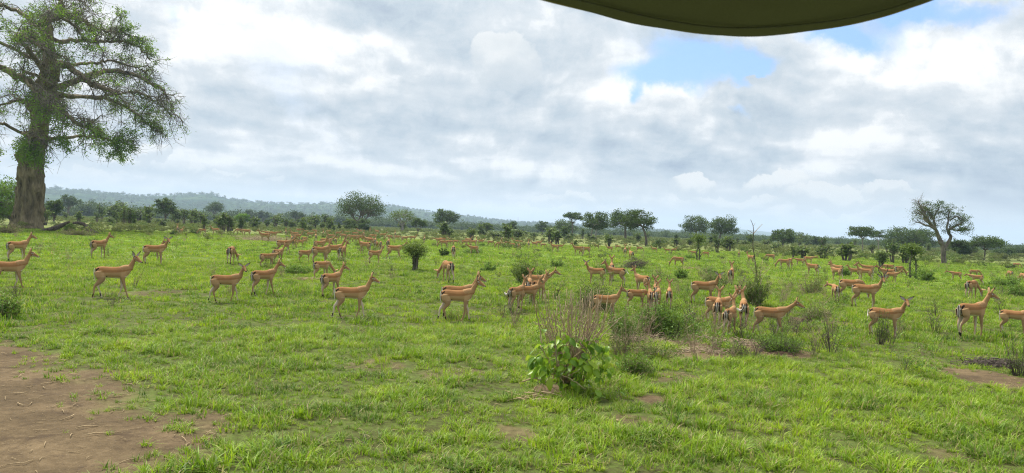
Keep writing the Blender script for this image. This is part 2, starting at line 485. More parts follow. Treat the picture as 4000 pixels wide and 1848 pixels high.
def polar_grid(radii, angs, zf):
    Rr, A = np.meshgrid(radii, angs, indexing='ij')
    x, y = Rr * np.sin(A), Rr * np.cos(A); z = zf(x, y, Rr, A)
    nr, na = Rr.shape
    i = np.arange(nr - 1)[:, None] * na; j = np.arange(na - 1)[None, :]
    q = np.stack([i + j, i + j + 1, i + na + j + 1, i + na + j], -1).reshape(-1, 4)
    return np.stack([x, y, z], -1).reshape(-1, 3), q[:, ::-1]

# ground material: soil, short sward, far grassland
def ground_mat():
    m, g = new_mat('meadow_ground')
    P = worldpos(g); v = attr(g, 'veg')
    n1 = g.noise(P, 0.9, 6, 0.65); n2 = g.noise(P, 9, 5, 0.7); n3 = g.noise(P, 0.035, 4, 0.55); n4 = g.noise(P, 55, 3, 0.6)
    soil = g.ramp(g.math('ADD', g.math('MULTIPLY', n1, 0.6), g.math('MULTIPLY', n2, 0.4)),
                  [(0.30, (0.046, 0.033, 0.018)), (0.50, (0.098, 0.070, 0.038)), (0.70, (0.180, 0.130, 0.072))])
    soil = g.mix(g.rng(n4, 0.60, 0.72, 0, 0.55), soil, (0.24, 0.18, 0.11))
    vor = g.n('ShaderNodeTexVoronoi'); g.put(vor.inputs['Vector'], P); vor.inputs['Scale'].default_value = 16
    soil = g.mix(g.rng(vor.outputs['Distance'], 0.10, 0.20, 0.55, 0.0), soil, (0.035, 0.024, 0.015))
    soil = g.mix(g.rng(g.noise(P, 2.6, 6, 0.7), 0.52, 0.66, 0, 0.75), soil, (0.055, 0.038, 0.023))
    sward = g.ramp(g.math('ADD', g.math('MULTIPLY', n2, 0.55), g.math('MULTIPLY', n1, 0.45)),
                   [(0.30, (0.026, 0.020, 0.011)), (0.45, (0.055, 0.058, 0.018)), (0.57, (0.080, 0.110, 0.022)), (0.68, (0.12, 0.105, 0.045))])
    sep = g.n('ShaderNodeSeparateXYZ'); g.put(sep.inputs[0], P)
    dist = g.vec('LENGTH', P)
    # far grassland: bright green bands near, drier olive further off
    nb = g.noise(g.vec('MULTIPLY', P, (0.25, 1.0, 1.0)), 0.06, 5, 0.6)
    far = g.ramp(nb, [(0.32, (0.070, 0.115, 0.014)), (0.5, (0.105, 0.175, 0.015)), (0.66, (0.145, 0.225, 0.020))])
    dry = g.ramp(g.noise(g.vec('MULTIPLY', P, (0.3, 1.0, 1.0)), 0.05, 6, 0.65), [(0.32, (0.070, 0.088, 0.026)), (0.5, (0.125, 0.150, 0.040)), (0.68, (0.19, 0.185, 0.075))])
    far = g.mix(g.rng(g.math('ADD', dist, g.math('MULTIPLY', g.math('SUBTRACT', n3, 0.5), 120)), 75, 150), far, dry)
    gr = g.mix(g.rng(dist, 22, 70), sward, far)
    c = g.mix(g.rng(v, 0.15, 0.75), soil, gr)
    wood = g.ramp(g.noise(P, 0.012, 6, 0.7), [(0.35, (0.030, 0.055, 0.020)), (0.6, (0.060, 0.095, 0.030)), (0.75, (0.12, 0.155, 0.055))])
    c = g.mix(g.rng(dist, 350, 600), c, wood)
    bp = g.n('ShaderNodeBump'); bp.inputs['Strength'].default_value = 0.7; bp.inputs['Distance'].default_value = 0.03
    g.put(bp.inputs['Height'], g.math('ADD', n2, g.math('MULTIPLY', n4, 0.5)))
    return finish(m, g, bsdf(g, c, 0.95, 0.08, bp.outputs[0]))
def hill_mat(name, cols, sc):
    m, g = new_mat(name)
    P = worldpos(g)
    n = g.noise(P, sc, 7, 0.72); n2 = g.noise(P, sc * 0.18, 4, 0.6)
    f = g.math('ADD', g.math('MULTIPLY', n, 0.6), g.math('MULTIPLY', n2, 0.4))
    c = g.ramp(f, cols)
    return finish(m, g, bsdf(g, c, 1.0, 0.0))
M['ground'] = ground_mat()
M['hill'] = hill_mat('wooded_hill', [(0.40, (0.014, 0.030, 0.013)), (0.52, (0.032, 0.058, 0.020)), (0.62, (0.085, 0.11, 0.040)), (0.72, (0.17, 0.17, 0.08))], 0.028)
M['hill_far'] = hill_mat('distant_hill', [(0.35, (0.025, 0.05, 0.02)), (0.65, (0.06, 0.085, 0.03))], 0.006)

radii = np.concatenate([[0.01, 1.0, 2.0, 3.0, 4.0], np.geomspace(5.0, 60, 215), np.geomspace(61, 9500, 120)])
af = np.linspace(R(-46), R(46), 420)
ab = np.linspace(R(46), R(314), 60)[1:]
angs = np.concatenate([af, ab])
gv, gq = polar_grid(radii, angs, lambda x, y, r, a: ground_z(x, y))
gveg = veg(gv[:, 0], gv[:, 1])
ground = link_mesh('ground', mesh_np('ground', gv, gq, M['ground'], {'veg': gveg}, True))
tag(ground, kind='structure')

rA = np.concatenate([np.linspace(1500, 3000, 60), np.linspace(3050, 3600, 8)])
hv, hq = polar_grid(rA, np.linspace(R(-52), R(48), 420), lambda x, y, r, a: ridge(3000, 3600, HILL_A, a, r, 1450, 4) - 0.6)
hill_a = link_mesh('hills', mesh_np('hills', hv, hq, M['hill'], None, True)); tag(hill_a, kind='structure')
rB = np.concatenate([np.linspace(4300, 6500, 20), np.linspace(6600, 7600, 6)])
hv2, hq2 = polar_grid(rB, np.linspace(R(-45), R(50), 260), lambda x, y, r, a: ridge(6500, 7600, HILL_B, a, r, 2100, 9) - 1.0)
hill_b = link_mesh('distant_hills', mesh_np('distant_hills', hv2, hq2, M['hill_far'], None, True)); tag(hill_b, kind='structure')

# ================================================================ scatter by geometry nodes (one object of stuff)
def scatter(name, protos, pts, idx, rz, tilt, scl, parent=None):
    """pts (n,3); protos list of meshes -> ONE object"""
    col = bpy.data.collections.new(name + '_kinds')
    for i, me in enumerate(protos):
        o = bpy.data.objects.new('%s_kind_%02d' % (name, i), me); col.objects.link(o)
    me = bpy.data.meshes.new(name)
    pts = np.asarray(pts, dtype=np.float32); n = len(pts)
    me.vertices.add(n); me.vertices.foreach_set('co', pts.ravel())
    a = me.attributes.new('pick', 'INT', 'POINT'); a.data.foreach_set('value', np.asarray(idx, dtype=np.int32))
    rot = np.stack([tilt[:, 0], tilt[:, 1], rz], -1).astype(np.float32)
    a = me.attributes.new('rot', 'FLOAT_VECTOR', 'POINT'); a.data.foreach_set('vector', rot.ravel())
    s = np.asarray(scl, dtype=np.float32)
    if s.ndim == 1: s = np.repeat(s[:, None], 3, 1)
    a = me.attributes.new('scl', 'FLOAT_VECTOR', 'POINT'); a.data.foreach_set('vector', s.ravel())
    o = link_mesh(name, me, parent)
    ng = bpy.data.node_groups.new(name + '_scatter', 'GeometryNodeTree')
    ng.interface.new_socket('Geometry', in_out='INPUT', socket_type='NodeSocketGeometry')
    ng.interface.new_socket('Geometry', in_out='OUTPUT', socket_type='NodeSocketGeometry')
    N = ng.nodes; L = ng.links
    gi = N.new('NodeGroupInput'); go = N.new('NodeGroupOutput')
    ci = N.new('GeometryNodeCollectionInfo'); ci.inputs['Collection'].default_value = col
    ci.inputs['Separate Children'].default_value = True; ci.inputs['Reset Children'].default_value = True
    ip = N.new('GeometryNodeInstanceOnPoints'); ip.inputs['Pick Instance'].default_value = True
    def na(nm, dt):
        k = N.new('GeometryNodeInputNamedAttribute'); k.data_type = dt; k.inputs['Name'].default_value = nm
        return next(x for x in k.outputs if x.enabled)
    L.new(gi.outputs[0], ip.inputs['Points']); L.new(ci.outputs[0], ip.inputs['Instance'])
    L.new(na('pick', 'INT'), ip.inputs['Instance Index'])
    L.new(na('rot', 'FLOAT_VECTOR'), ip.inputs['Rotation'])
    L.new(na('scl', 'FLOAT_VECTOR'), ip.inputs['Scale'])
    L.new(ip.outputs[0], go.inputs[0])
    md = o.modifiers.new('scatter', 'NODES'); md.node_group = ng
    return o

def tuft(rng, n, rad, L, w, seg=3, lean=0.6, upright=0.5):
    """blades of grass growing from one crown"""
    V = []; Q = []; A = []; b = 0
    for k in range(n):
        a = rng.random() * 6.283; r = rad * math.sqrt(rng.random()); bx, by = r * math.cos(a), r * math.sin(a)
        l = L * (0.45 + 0.75 * rng.random()); ww = w * (0.7 + 0.6 * rng.random())
        da = a + rng.normal() * 1.0; ln = lean * (0.25 + rng.random()); dx, dy = math.cos(da), math.sin(da)
        sx, sy = -dy, dx
        tint = rng.random()
        for s in range(seg + 1):
            t = s / seg
            h = l * (t * (1 - 0.45 * ln * t)); o = l * ln * t * t
            wd = ww * (1 - t) ** 0.7 * 0.5 if s < seg else 0.0005
            V += [(bx + dx * o + sx * wd, by + dy * o + sy * wd, h), (bx + dx * o - sx * wd, by + dy * o - sy * wd, h)]
            A += [tint, tint]
            if s < seg: Q.append((b, b + 1, b + 3, b + 2)); b += 2
        b += 2
    return np.array(V), np.array(Q), np.array(A)
def grass_mat(name, dark, mid, light, dry, trans=0.42):
    m, g = new_mat(name)
    P = worldpos(g); t = attr(g, 'tint'); oi = g.n('ShaderNodeObjectInfo').outputs['Random']
    p = g.noise(P, 0.8, 5, 0.65); p2 = g.noise(P, 0.09, 3, 0.5)
    f = g.math('ADD', g.math('MULTIPLY', t, 0.36), g.math('MULTIPLY', oi, 0.42))
    f = g.math('ADD', f, g.math('MULTIPLY', g.math('SUBTRACT', p, 0.5), 1.7))
    f = g.math('ADD', f, g.math('MULTIPLY', g.math('SUBTRACT', p2, 0.5), 0.9))
    f = g.math('ADD', f, 0.10)
    c = g.ramp(f, [(0.0, dark), (0.45, mid), (1.0, light)])
    c = g.mix(g.rng(g.math('FRACT', g.math('ADD', g.math('MULTIPLY', t, 7.31), oi)), 0.80, 0.90, 0, 0.85), c, dry)
    d = bsdf(g, c, 0.55, 0.3)
    tr = g.n('ShaderNodeBsdfTranslucent'); g.put(tr.inputs[0], c)
    mx = g.n('ShaderNodeMixShader'); mx.inputs[0].default_value = trans
    m.node_tree.links.new(d, mx.inputs[1]); m.node_tree.links.new(tr.outputs[0], mx.inputs[2])
    return finish(m, g, mx.outputs[0])
M['grass'] = grass_mat('grass', (0.050, 0.112, 0.010), (0.172, 0.292, 0.013), (0.345, 0.465, 0.020), (0.36, 0.29, 0.13))
M['grass_far'] = grass_mat('grass_far', (0.060, 0.125, 0.018), (0.120, 0.245, 0.022), (0.200, 0.345, 0.030), (0.24, 0.23, 0.09))
rg = np.random.default_rng(7)
def wedge(r0, r1, dens, rng, half=43):
    n = int(dens * R(2 * half) * (r1 * r1 - r0 * r0) / 2)
    r = np.sqrt(r0 * r0 + (r1 * r1 - r0 * r0) * rng.random(n)); a = R(-half) + R(2 * half) * rng.random(n)
    return r * np.sin(a), r * np.cos(a)
def plant(name, mat, specs, bands, pow_=1.0, label=None):
    protos = []
    rng = np.random.default_rng(len(name))
    lo = 0
    allp = []; alli = []; alls = []
    for (cnt, n, rad, L, w, seg, lean), (r0, r1, dens, smin, smax) in zip(specs, bands):
        for k in range(cnt):
            v, q, a = tuft(rng, n, rad, L * (0.8 + 0.4 * rng.random()), w, seg, lean * (0.7 + 0.6 * rng.random()))
            protos.append(mesh_np('%s_tuft' % name, v, q, mat, {'tint': a}))
        x, y = wedge(r0, r1, dens, rng)
        vg = veg(x, y) ** pow_
        keep = rng.random(len(x)) < vg * 0.985 + 0.006
        x, y, vg = x[keep], y[keep], vg[keep]
        big = .5 * fbm(x / 1.7, y / 1.7, 77, 3) + .5 * fbm(x / .45, y / .45, 78, 2)
        sc = smin + (smax - smin) * np.clip((big - 0.3) * 2.4, 0, 1) * (0.6 + 0.5 * rng.random(len(x))) 
        sc = sc * (0.55 + 0.45 * vg)
        allp.append(np.stack([x, y, ground_z(x, y) - 0.006], -1)); alli.append(rng.integers(lo, lo + cnt, len(x))); alls.append(sc)
        lo += cnt
    P_ = np.vstack(allp); n = len(P_)
    o = scatter(name, protos, P_, np.concatenate(alli), rng.random(n) * 6.283, rng.normal(size=(n, 2)) * 0.10, np.concatenate(alls))
    return tag(o, label, 'grass', kind='stuff')
plant('grass', M['grass'],
      [(9, 26, 0.075, 0.120, 0.0120, 3, 0.95), (6, 28, 0.13, 0.13, 0.019, 2, 0.9), (5, 40, 0.34, 0.15, 0.038, 1, 0.8)],
      [(4.5, 17, 66, 0.45, 1.7), (17, 42, 24, 0.45, 1.7), (42, 120, 4.4, 0.45, 1.5)],
      label='bright green grass covering the whole meadow around the impalas')
# ================================================================ impalas
def coat_mat():
    m, g = new_mat('impala_coat')
    c = attr(g, 'coat', False)
    tc = g.n('ShaderNodeTexCoord').outputs['Object']
    n = g.noise(tc, 9, 4, 0.6); n2 = g.noise(g.vec('MULTIPLY', tc, (30, 90, 90)), 1.6, 3, 0.6)
    k = g.math('ADD', g.math('MULTIPLY', n, 0.42), g.math('MULTIPLY', n2, 0.24))
    oi = g.n('ShaderNodeObjectInfo').outputs['Random']
    k = g.math('ADD', k, g.math('MULTIPLY', oi, 0.16))
    c = g.vec('SCALE', c, g.math('ADD', k, 0.58))
    return finish(m, g, bsdf(g, c, 0.9, 0.08))
M['coat'] = coat_mat()
def plain(name, c, rough=0.5, spec=0.3):
    m, g = new_mat(name); return finish(m, g, bsdf(g, c, rough, spec))
M['eye'] = plain('eye', (0.008, 0.006, 0.005), 0.15, 0.6)
M['horn'] = bark_mat('horn', (0.03, 0.026, 0.022), (0.12, 0.105, 0.09), 60, 0.4, (1, 1, 1))

C_SAD = np.array((0.255, 0.128, 0.052)); C_FL = np.array((0.375, 0.238, 0.120)); C_WH = np.array((0.70, 0.64, 0.55))
C_BK = np.array((0.014, 0.011, 0.010)); C_LEG = np.array((0.310, 0.200, 0.106)); C_HEAD = np.array((0.275, 0.155, 0.072))

TORSO = np.array([  # x, zc, half height, half width
    (-.505, .735, .055, .050), (-.48, .715, .105, .085), (-.42, .705, .148, .112), (-.33, .700, .162, .125), (-.22, .697, .158, .128),
    (-.10, .690, .156, .132), (.02, .686, .162, .135), (.14, .690, .172, .128), (.24, .702, .172, .112), (.33, .722, .150, .092),
    (.39, .742, .110, .070), (.42, .752, .06, .04)])
GAITS = {   # knee/hock and foot offsets (fore-aft, lift) for right front, left front, right hind, left hind
    'stand': [(0, 0, 0, 0), (.03, 0, .02, 0), (0, 0, 0, 0), (.05, 0, .06, 0)],
    'stand2': [(.02, 0, .02, 0), (-.01, 0, -.03, 0), (-.03, 0, -.05, 0), (.06, 0, .09, 0)],
    'walk': [(.05, .0, .12, .0), (-.03, 0, -.10, .0), (-.03, 0, -.09, 0), (.07, .01, .12, .0)],
    'walk2': [(-.03, 0, -.10, 0), (.08, .04, .11, .05), (.07, .01, .11, 0), (-.04, .0, -.11, .01)],
    'step': [(.0, 0, -.02, 0), (.03, 0, .05, 0), (.04, .02, .06, .05), (-.05, 0, -.13, 0)],
}
def rotz(v, a):
    c, s = math.cos(a), math.sin(a); return np.array((v[0] * c - v[1] * s, v[0] * s + v[1] * c, v[2]))
TORSO[:, 0] *= 0.89; TORSO[:, 2] *= 0.95; TORSO[:, 3] *= 0.94
def skeleton(neck_pitch, neck_yaw, head_pitch, head_yaw, gait, neck_len=0.47):
    """joint chains: list of (kind, points, radii, widths)"""
    ch = []
    ch.append(('torso', np.stack([TORSO[:, 0], 0 * TORSO[:, 0], TORSO[:, 1]], -1), TORSO[:, 2], TORSO[:, 3]))
    b = np.array((.268, 0, .765))
    dn = rotz((math.cos(neck_pitch), 0, math.sin(neck_pitch)), neck_yaw)
    d0 = np.array((math.cos(neck_pitch * .5 + .1), 0, math.sin(neck_pitch * .5 + .1)))
    poll = b + dn * neck_len
    P = bez([b - np.array((.08, 0, .03)), b + d0 * .09, b + (dn * .6 + d0 * .4) * neck_len * .52, poll], 9)
    r = np.interp(np.linspace(0, 1, 9), [0, .25, .55, 1], [.142, .112, .068, .048])
    ch.append(('neck', P, r, r * 0.78))
    hd = rotz((math.cos(head_pitch), 0, math.sin(head_pitch)), head_yaw)
    hu = rotz((-math.sin(head_pitch), 0, math.cos(head_pitch)), head_yaw)
    hs = np.cross(hu, hd)                                   # towards the animal's left
    H = [poll - hd * .05, poll + hd * .01 + hu * .010, poll + hd * .075, poll + hd * .155 - hu * .010, poll + hd * .225 - hu * .018, poll + hd * .258 - hu * .020]
    ch.append(('head', np.array(H), np.array([.038, .066, .066, .045, .034, .020]), np.array([.034, .055, .055, .036, .029, .018])))
    G = GAITS[gait]
    for i, (fx, side) in enumerate((('f', -1), ('f', 1), ('h', -1), ('h', 1))):
        kx, kz, ox, oz = G[i]
        if fx == 'f':
            P = [(.235, .055 * side, .72), (.225, .072 * side, .60), (.205 + kx * .3, .078 * side, .49), (.225 + kx, .072 * side, .29 + kz), (.222 + kx * .5 + ox * .5, .070 * side, .17 + kz * .5 + oz * .5), (.225 + ox, .068 * side, .065 + oz), (.252 + ox, .068 * side, .004 + oz)]
            r = [.115, .085, .047, .0270, .0185, .0205, .0245]; w = [.055, .052, .036, .024, .0165, .018, .022]
        else:
            P = [(-.375, .060 * side, .72), (-.352, .080 * side, .60), (-.330 + kx * .25, .084 * side, .50), (-.408 + kx * .6, .076 * side, .40 + kz * .5), (-.468 + kx * .9, .070 * side, .315 + kz), (-.447 + kx * .4 + ox * .55, .068 * side, .17 + kz * .5 + oz * .5), (-.440 + ox, .066 * side, .065 + oz), (-.412 + ox, .066 * side, .004 + oz)]
            r = [.135, .118, .082, .048, .0300, .0200, .0215, .0245]; w = [.070, .068, .052, .036, .023, .0165, .018, .022]
        P = [(p[0] * .92 - .004, p[1], p[2]) for p in P]
        ch.append(('leg' + fx, np.array(P), np.array(r), np.array(w)))
    return ch, (poll, hd, hu, hs)

def body_mesh(name, ch, frame, voxel=0.0115):
    G_ = Geo()
    for kind, P, r, w in ch:
        n = len(P) if kind == 'torso' else len(P)
        m = (n - 1) * 3 + 1
        u = np.linspace(0, n - 1, m)
        Q = bez(P, m); rr = np.interp(u, np.arange(n), r); ww = np.interp(u, np.arange(n), w)
        T = np.gradient(Q, axis=0); T /= np.linalg.norm(T, axis=1, keepdims=True) + 1e-9
        if kind == 'head': S = np.tile(frame[3], (m, 1))
        else:
            S = np.tile(np.array((0, 1.0, 0)), (m, 1))
            if kind == 'neck':
                t = np.linspace(0, 1, m)[:, None]; S = S * (1 - t) + frame[3] * t
        S = S - (S * T).sum(1, keepdims=True) * T; S /= np.linalg.norm(S, axis=1, keepdims=True) + 1e-9
        V = np.cross(T, S)
        if kind == 'torso': T[:] = (1, 0, 0); V[:] = (0, 0, 1); S[:] = (0, 1, 0)
        k = 14; th = np.linspace(0, 2 * np.pi, k, endpoint=False)
        if kind == 'torso':    # deeper chest, narrower spine
            wsc = 1 - 0.22 * np.clip(np.sin(th), 0, 1) ** 2
            X_ = Q[:, None, :] + (ww[:, None] * np.cos(th) * wsc)[..., None] * S[:, None, :] + (rr[:, None] * np.sin(th))[..., None] * V[:, None, :]
        else:
            X_ = Q[:, None, :] + (ww[:, None] * np.cos(th))[..., None] * S[:, None, :] + (rr[:, None] * np.sin(th))[..., None] * V[:, None, :]
        i = np.arange(m - 1)[:, None] * k; j = np.arange(k)[None, :]; jn = (j + 1) % k
        q = np.stack([i + j, i + k + j, i + k + jn, i + jn], -1).reshape(-1, 4)
        X_ = np.vstack([X_.reshape(-1, 3), Q[0], Q[-1]]); jj = np.arange(k); kk = (jj + 1) % k
        t = np.vstack([np.stack([jj, kk, np.full(k, m * k)], -1), np.stack([(m - 1) * k + kk, (m - 1) * k + jj, np.full(k, m * k + 1)], -1)])
        G_.add(X_, q, t)
    raw = G_.mesh('raw', None)
    tmp = bpy.data.objects.new('tmp', raw); COL.objects.link(tmp)
    rm = tmp.modifiers.new('r', 'REMESH'); rm.mode = 'VOXEL'; rm.voxel_size = voxel; rm.use_smooth_shade = True
    sm = tmp.modifiers.new('s', 'SMOOTH'); sm.factor = 0.5; sm.iterations = 3
    dg = bpy.context.evaluated_depsgraph_get(); dg.update()
    me = bpy.data.meshes.new_from_object(tmp.evaluated_get(dg))
    bpy.data.objects.remove(tmp); me.name = name
    nv = len(me.vertices); co = np.empty(nv * 3, np.float32); me.vertices.foreach_get('co', co); co = co.reshape(-1, 3).astype(float)
    me.materials.clear(); me.materials.append(M['coat'])
    me.attributes.new('coat', 'FLOAT_COLOR', 'POINT').data.foreach_set('color', np.hstack([coat(co, ch, frame), np.ones((nv, 1))]).astype(np.float32).ravel())
    me.polygons.foreach_set('use_smooth', np.ones(len(me.polygons), bool))
    return me

def chain_dist(co, P, r):
    """distance to chain surface, parameter along the chain"""
    best = np.full(len(co), 1e9); par = np.zeros(len(co))
    for i in range(len(P) - 1):
        a, b = P[i], P[i + 1]; ab = b - a
        t = np.clip(((co - a) @ ab) / (ab @ ab), 0, 1)
        d = np.linalg.norm(co - a - t[:, None] * ab, axis=1) - (r[i] + (r[i + 1] - r[i]) * t)
        m = d < best; best[m] = d[m]; par[m] = i + t[m]
    return best, par

def coat(co, ch, frame):
    n = len(co); ds = []; ps = []
    for kind, P, r, w in ch:
        d, p = chain_dist(co, P, (r + w) / 2); ds.append(d); ps.append(p)
    ds = np.array(ds); x, y, z = co.T; ay = abs(y)
    near = ds.argmin(0)
    col = np.empty((n, 3))
    zc = np.interp(x, TORSO[:, 0], TORSO[:, 1]); hh = np.interp(x, TORSO[:, 0], TORSO[:, 2])
    u = (z - zc) / np.maximum(hh, .03)
    def lerp(a, b, t): return a[None] * (1 - t[:, None]) + b[None] * t[:, None]
    line = 0.02 + 0.10 * np.clip((x + .1) / .4, -1, 1)
    base = lerp(C_FL, C_SAD, sstep(line - 0.14, line + 0.10, u))
    base = base * (1 - sstep(-0.72, -0.88, u))[:, None] + C_WH * sstep(-0.72, -0.88, u)[:, None]
    # haunch stays fawn, with the saddle running out over it
    ha = sstep(-.265, -.335, x)
    base = base * (1 - ha)[:, None] + lerp(C_FL, C_SAD, sstep(.08, .40, u)) * ha[:, None]
    col[:] = base
    # neck
    kn = near == 1
    tn = ps[1] / 8
    under = sstep(.2, -.5, ((co - np.array((.268, 0, .765))) @ np.array((-.6, 0, .6))) * 8 * -1)
    nc = lerp(C_FL * 0.95, C_SAD * 1.12, sstep(.0, .8, (z - zc) * 3)) 
    nk = C_SAD * 0.45 + C_FL * 0.55
    col[kn] = nk
    # head
    poll, hd, hu, hs = frame
    q = co - poll; s = q @ hd; v = q @ hu; l = abs(q @ hs)
    kh = (near == 2) | (s > 0.02) & (np.linalg.norm(q - np.outer(s, hd), axis=1) < .075) & (ds[2] < .02)
    hc = np.tile(C_HEAD, (n, 1))
    hc[(v > .035) & (s < .08)] = C_SAD * 0.6
    hc[(v < -.030) & (s > .06)] = C_WH * .7
    hc[(s > .225) & (v < .0)] = C_WH * 0.7
    hc[(s > .238) & (v > -.022)] = C_BK
    hc[(abs(s - .045) < .03) & (v > .012) & (v < .034) & (l > .022)] = C_WH * 0.75
    col[kh] = hc[kh]
    # legs
    for i, (kind, P, r, w) in enumerate(ch):
        if not kind.startswith('leg'): continue
        k = (near == i) & (z < .58); t = ps[i]
        lc = np.tile(C_LEG, (n, 1))
        inner = (y * np.sign(P[2][1])) < abs(P[2][1]) - .018
        lc[inner & (t > 1.5)] = C_LEG * .45 + C_WH * .55
        last = len(P) - 1
        if kind == 'legh':
            lc[(t > last - 1.75) & (t < last - .9) & (co[:, 0] < np.interp(t, np.arange(len(P)), P[:, 0]) + .008)] = C_BK
        else:
            pass
        lc[(t > last - .62)] = C_WH * .5
        lc[(t > last - .38)] = C_BK * 1.5
        col[k] = lc[k]
    # black stripes down the rump and the pale patch between them
    rump = (x < -.362) & (z > .52) & (z < .86)
    col[rump & (ay < .058) & (z < .74)] = C_WH * .62
    wv = .072 - .012 * np.sin((z - .52) / .30 * 3.0)
    col[rump & (abs(ay - wv) < .0155) & (z < .82) & (x < -.368)] = C_BK
    # dark fold in front of the thigh, dark spot on the crown
    col[(np.hypot(x + .185, z - .59) < .016) & (ay > .05)] = C_BK
    return np.clip(col, 0, 1)

def curved_leaf(L, W, curl=0.3, n=7):
    """ear: cupped leaf along +Z, opening towards +X"""
    V = []; A = []; tt = np.linspace(0, 1, n); cols = 5
    for t in tt:
        w = W * (math.sin(math.pi * min(1, t * .92 + .12)) ** .8) * (1 - .25 * t)
        for c in range(cols):
            s = (c / (cols - 1)) * 2 - 1
            V.append((-.5 * abs(1 - s * s) * w * curl * 2.0, s * w / 2, t * L)); A.append((t, abs(s)))
    V = np.array(V); A = np.array(A); Q = []
    for i in range(n - 1):
        for c in range(cols - 1):
            a = i * cols + c; Q.append((a, a + 1, a + cols + 1, a + cols))
    Q = np.array(Q)
    m = len(V); back = V + np.array((-.006, 0, 0))
    Vv = np.vstack([V, back]); QQ = np.vstack([Q, Q[:, ::-1] + m])
    inner = np.tile(np.array((.46, .43, .40)), (m, 1))
    inner[(A[:, 1] > .8)] = C_FL * .8
    inner[(A[:, 0] > .80)] = C_BK
    outer = np.tile(C_FL * .9, (m, 1)); outer[A[:, 0] > .80] = C_BK
    return Vv, QQ, np.vstack([inner, outer])
EAR = curved_leaf(.205, .088)
def transform_to(frame_origin, X_, Y_, Z_, V): return frame_origin + V[:, :1] * X_ + V[:, 1:2] * Y_ + V[:, 2:] * Z_
def ear_mesh(frame, side, flop=0.75):
    poll, hd, hu, hs = frame
    up = hu * math.cos(flop) + hs * side * math.sin(flop) - hd * .12; up /= np.linalg.norm(up)
    fw = hd - (hd @ up) * up; fw /= np.linalg.norm(fw); sd_ = np.cross(up, fw)
    o = poll + hs * side * .036 + hu * .036 - hd * .005
    V, Q, C = EAR
    return mesh_np('ear', transform_to(o, fw, sd_, up, V), Q, M['coat'], {'coat': np.hstack([C, np.ones((len(C), 1))])}, True)
def sphere_pts(c, r, n=6, m=8):
    V = []; Q = []
    for i in range(n + 1):
        for j in range(m):
            a = math.pi * i / n; b = 2 * math.pi * j / m
            V.append((c[0] + r * math.sin(a) * math.cos(b), c[1] + r * math.sin(a) * math.sin(b), c[2] + r * math.cos(a)))
    for i in range(n):
        for j in range(m): Q.append((i * m + j, (i + 1) * m + j, (i + 1) * m + (j + 1) % m, i * m + (j + 1) % m))
    return np.array(V), np.array(Q)
def eye_mesh(frame, side):
    poll, hd, hu, hs = frame
    V, Q = sphere_pts(poll + hd * .055 + hs * side * .042 + hu * .020, .0155)
    return mesh_np('eye', V, Q, M['eye'], None, True)
def horn_mesh(frame, side, k=1.0):
    poll, hd, hu, hs = frame
    P = [poll + hu * .045 + hs * side * .022 + hd * .02, poll + hu * .13 + hs * side * .05 - hd * .03, poll + hu * .22 + hs * side * .13 - hd * .10,
         poll + hu * .34 + hs * side * .145 - hd * .12, poll + hu * .45 + hs * side * .09 - hd * .05, poll + hu * .52 + hs * side * .075 + hd * .0]
    G_ = Geo(); Q = bez([poll + (p - poll) * k for p in P], 20); r = np.linspace(.020, .006, 20) * (1 + .12 * np.cos(np.arange(20) * np.pi))
    G_.tube(Q, r, 7)
    return G_.mesh('horn', M['horn'], True)
def tail_mesh(kind):
    if kind == 'curl': P = [(-.500, 0, .80), (-.535, .01, .76), (-.545, .03, .66), (-.540, .09, .60), (-.530, .16, .62), (-.53, .20, .67)]
    elif kind == 'curlr': P = [(-.500, 0, .80), (-.535, -.01, .76), (-.545, -.03, .66), (-.540, -.09, .60), (-.530, -.16, .62), (-.53, -.20, .67)]
    elif kind == 'out': P = [(-.500, 0, .80), (-.545, .0, .77), (-.60, .0, .70), (-.65, .0, .63), (-.68, 0, .58)]
    else: P = [(-.495, 0, .81), (-.522, 0, .78), (-.528, .004, .68), (-.520, .008, .58), (-.510, .0, .50)]
    P = [(p[0] * .9 - .002, p[1], p[2]) for p in P]; n = 12; Q = bez(P, n); V = []; A = []
    T = np.gradient(Q, axis=0); T /= np.linalg.norm(T, axis=1, keepdims=True)
    S = np.cross(T, np.array((-1.0, 0, 0.001))); S /= np.linalg.norm(S, axis=1, keepdims=True)
    Nn = np.cross(S, T)
    k = 10; th = np.linspace(0, 2 * np.pi, k, endpoint=False)
    w = np.interp(np.linspace(0, 1, n), [0, .2, .75, .93, 1], [.022, .026, .030, .026, .008])
    X_ = Q[:, None] + (w[:, None] * np.cos(th))[..., None] * S[:, None] + (w[:, None] * .45 * np.sin(th))[..., None] * Nn[:, None]
    C = np.empty((n, k, 3)); C[:] = C_WH
    out = (X_ - Q[:, None])[..., 0] < 0
    C[:, :, :][out & (abs(np.cos(th))[None, :] < .45)] = C_BK
    C[:2] = C_SAD
    if kind in ('curl', 'curlr', 'out'): C[7:] = C_WH * 1.1
    i = np.arange(n - 1)[:, None] * k; j = np.arange(k)[None, :]; jn = (j + 1) % k
    q = np.stack([i + j, i + jn, i + k + jn, i + k + j], -1).reshape(-1, 4)
    return mesh_np('tail', X_.reshape(-1, 3), q, M['coat'], {'coat': np.hstack([C.reshape(-1, 3), np.ones((n * k, 1))])}, True)
TAILS = {k: tail_mesh(k) for k in ('down', 'curl', 'curlr', 'out')}

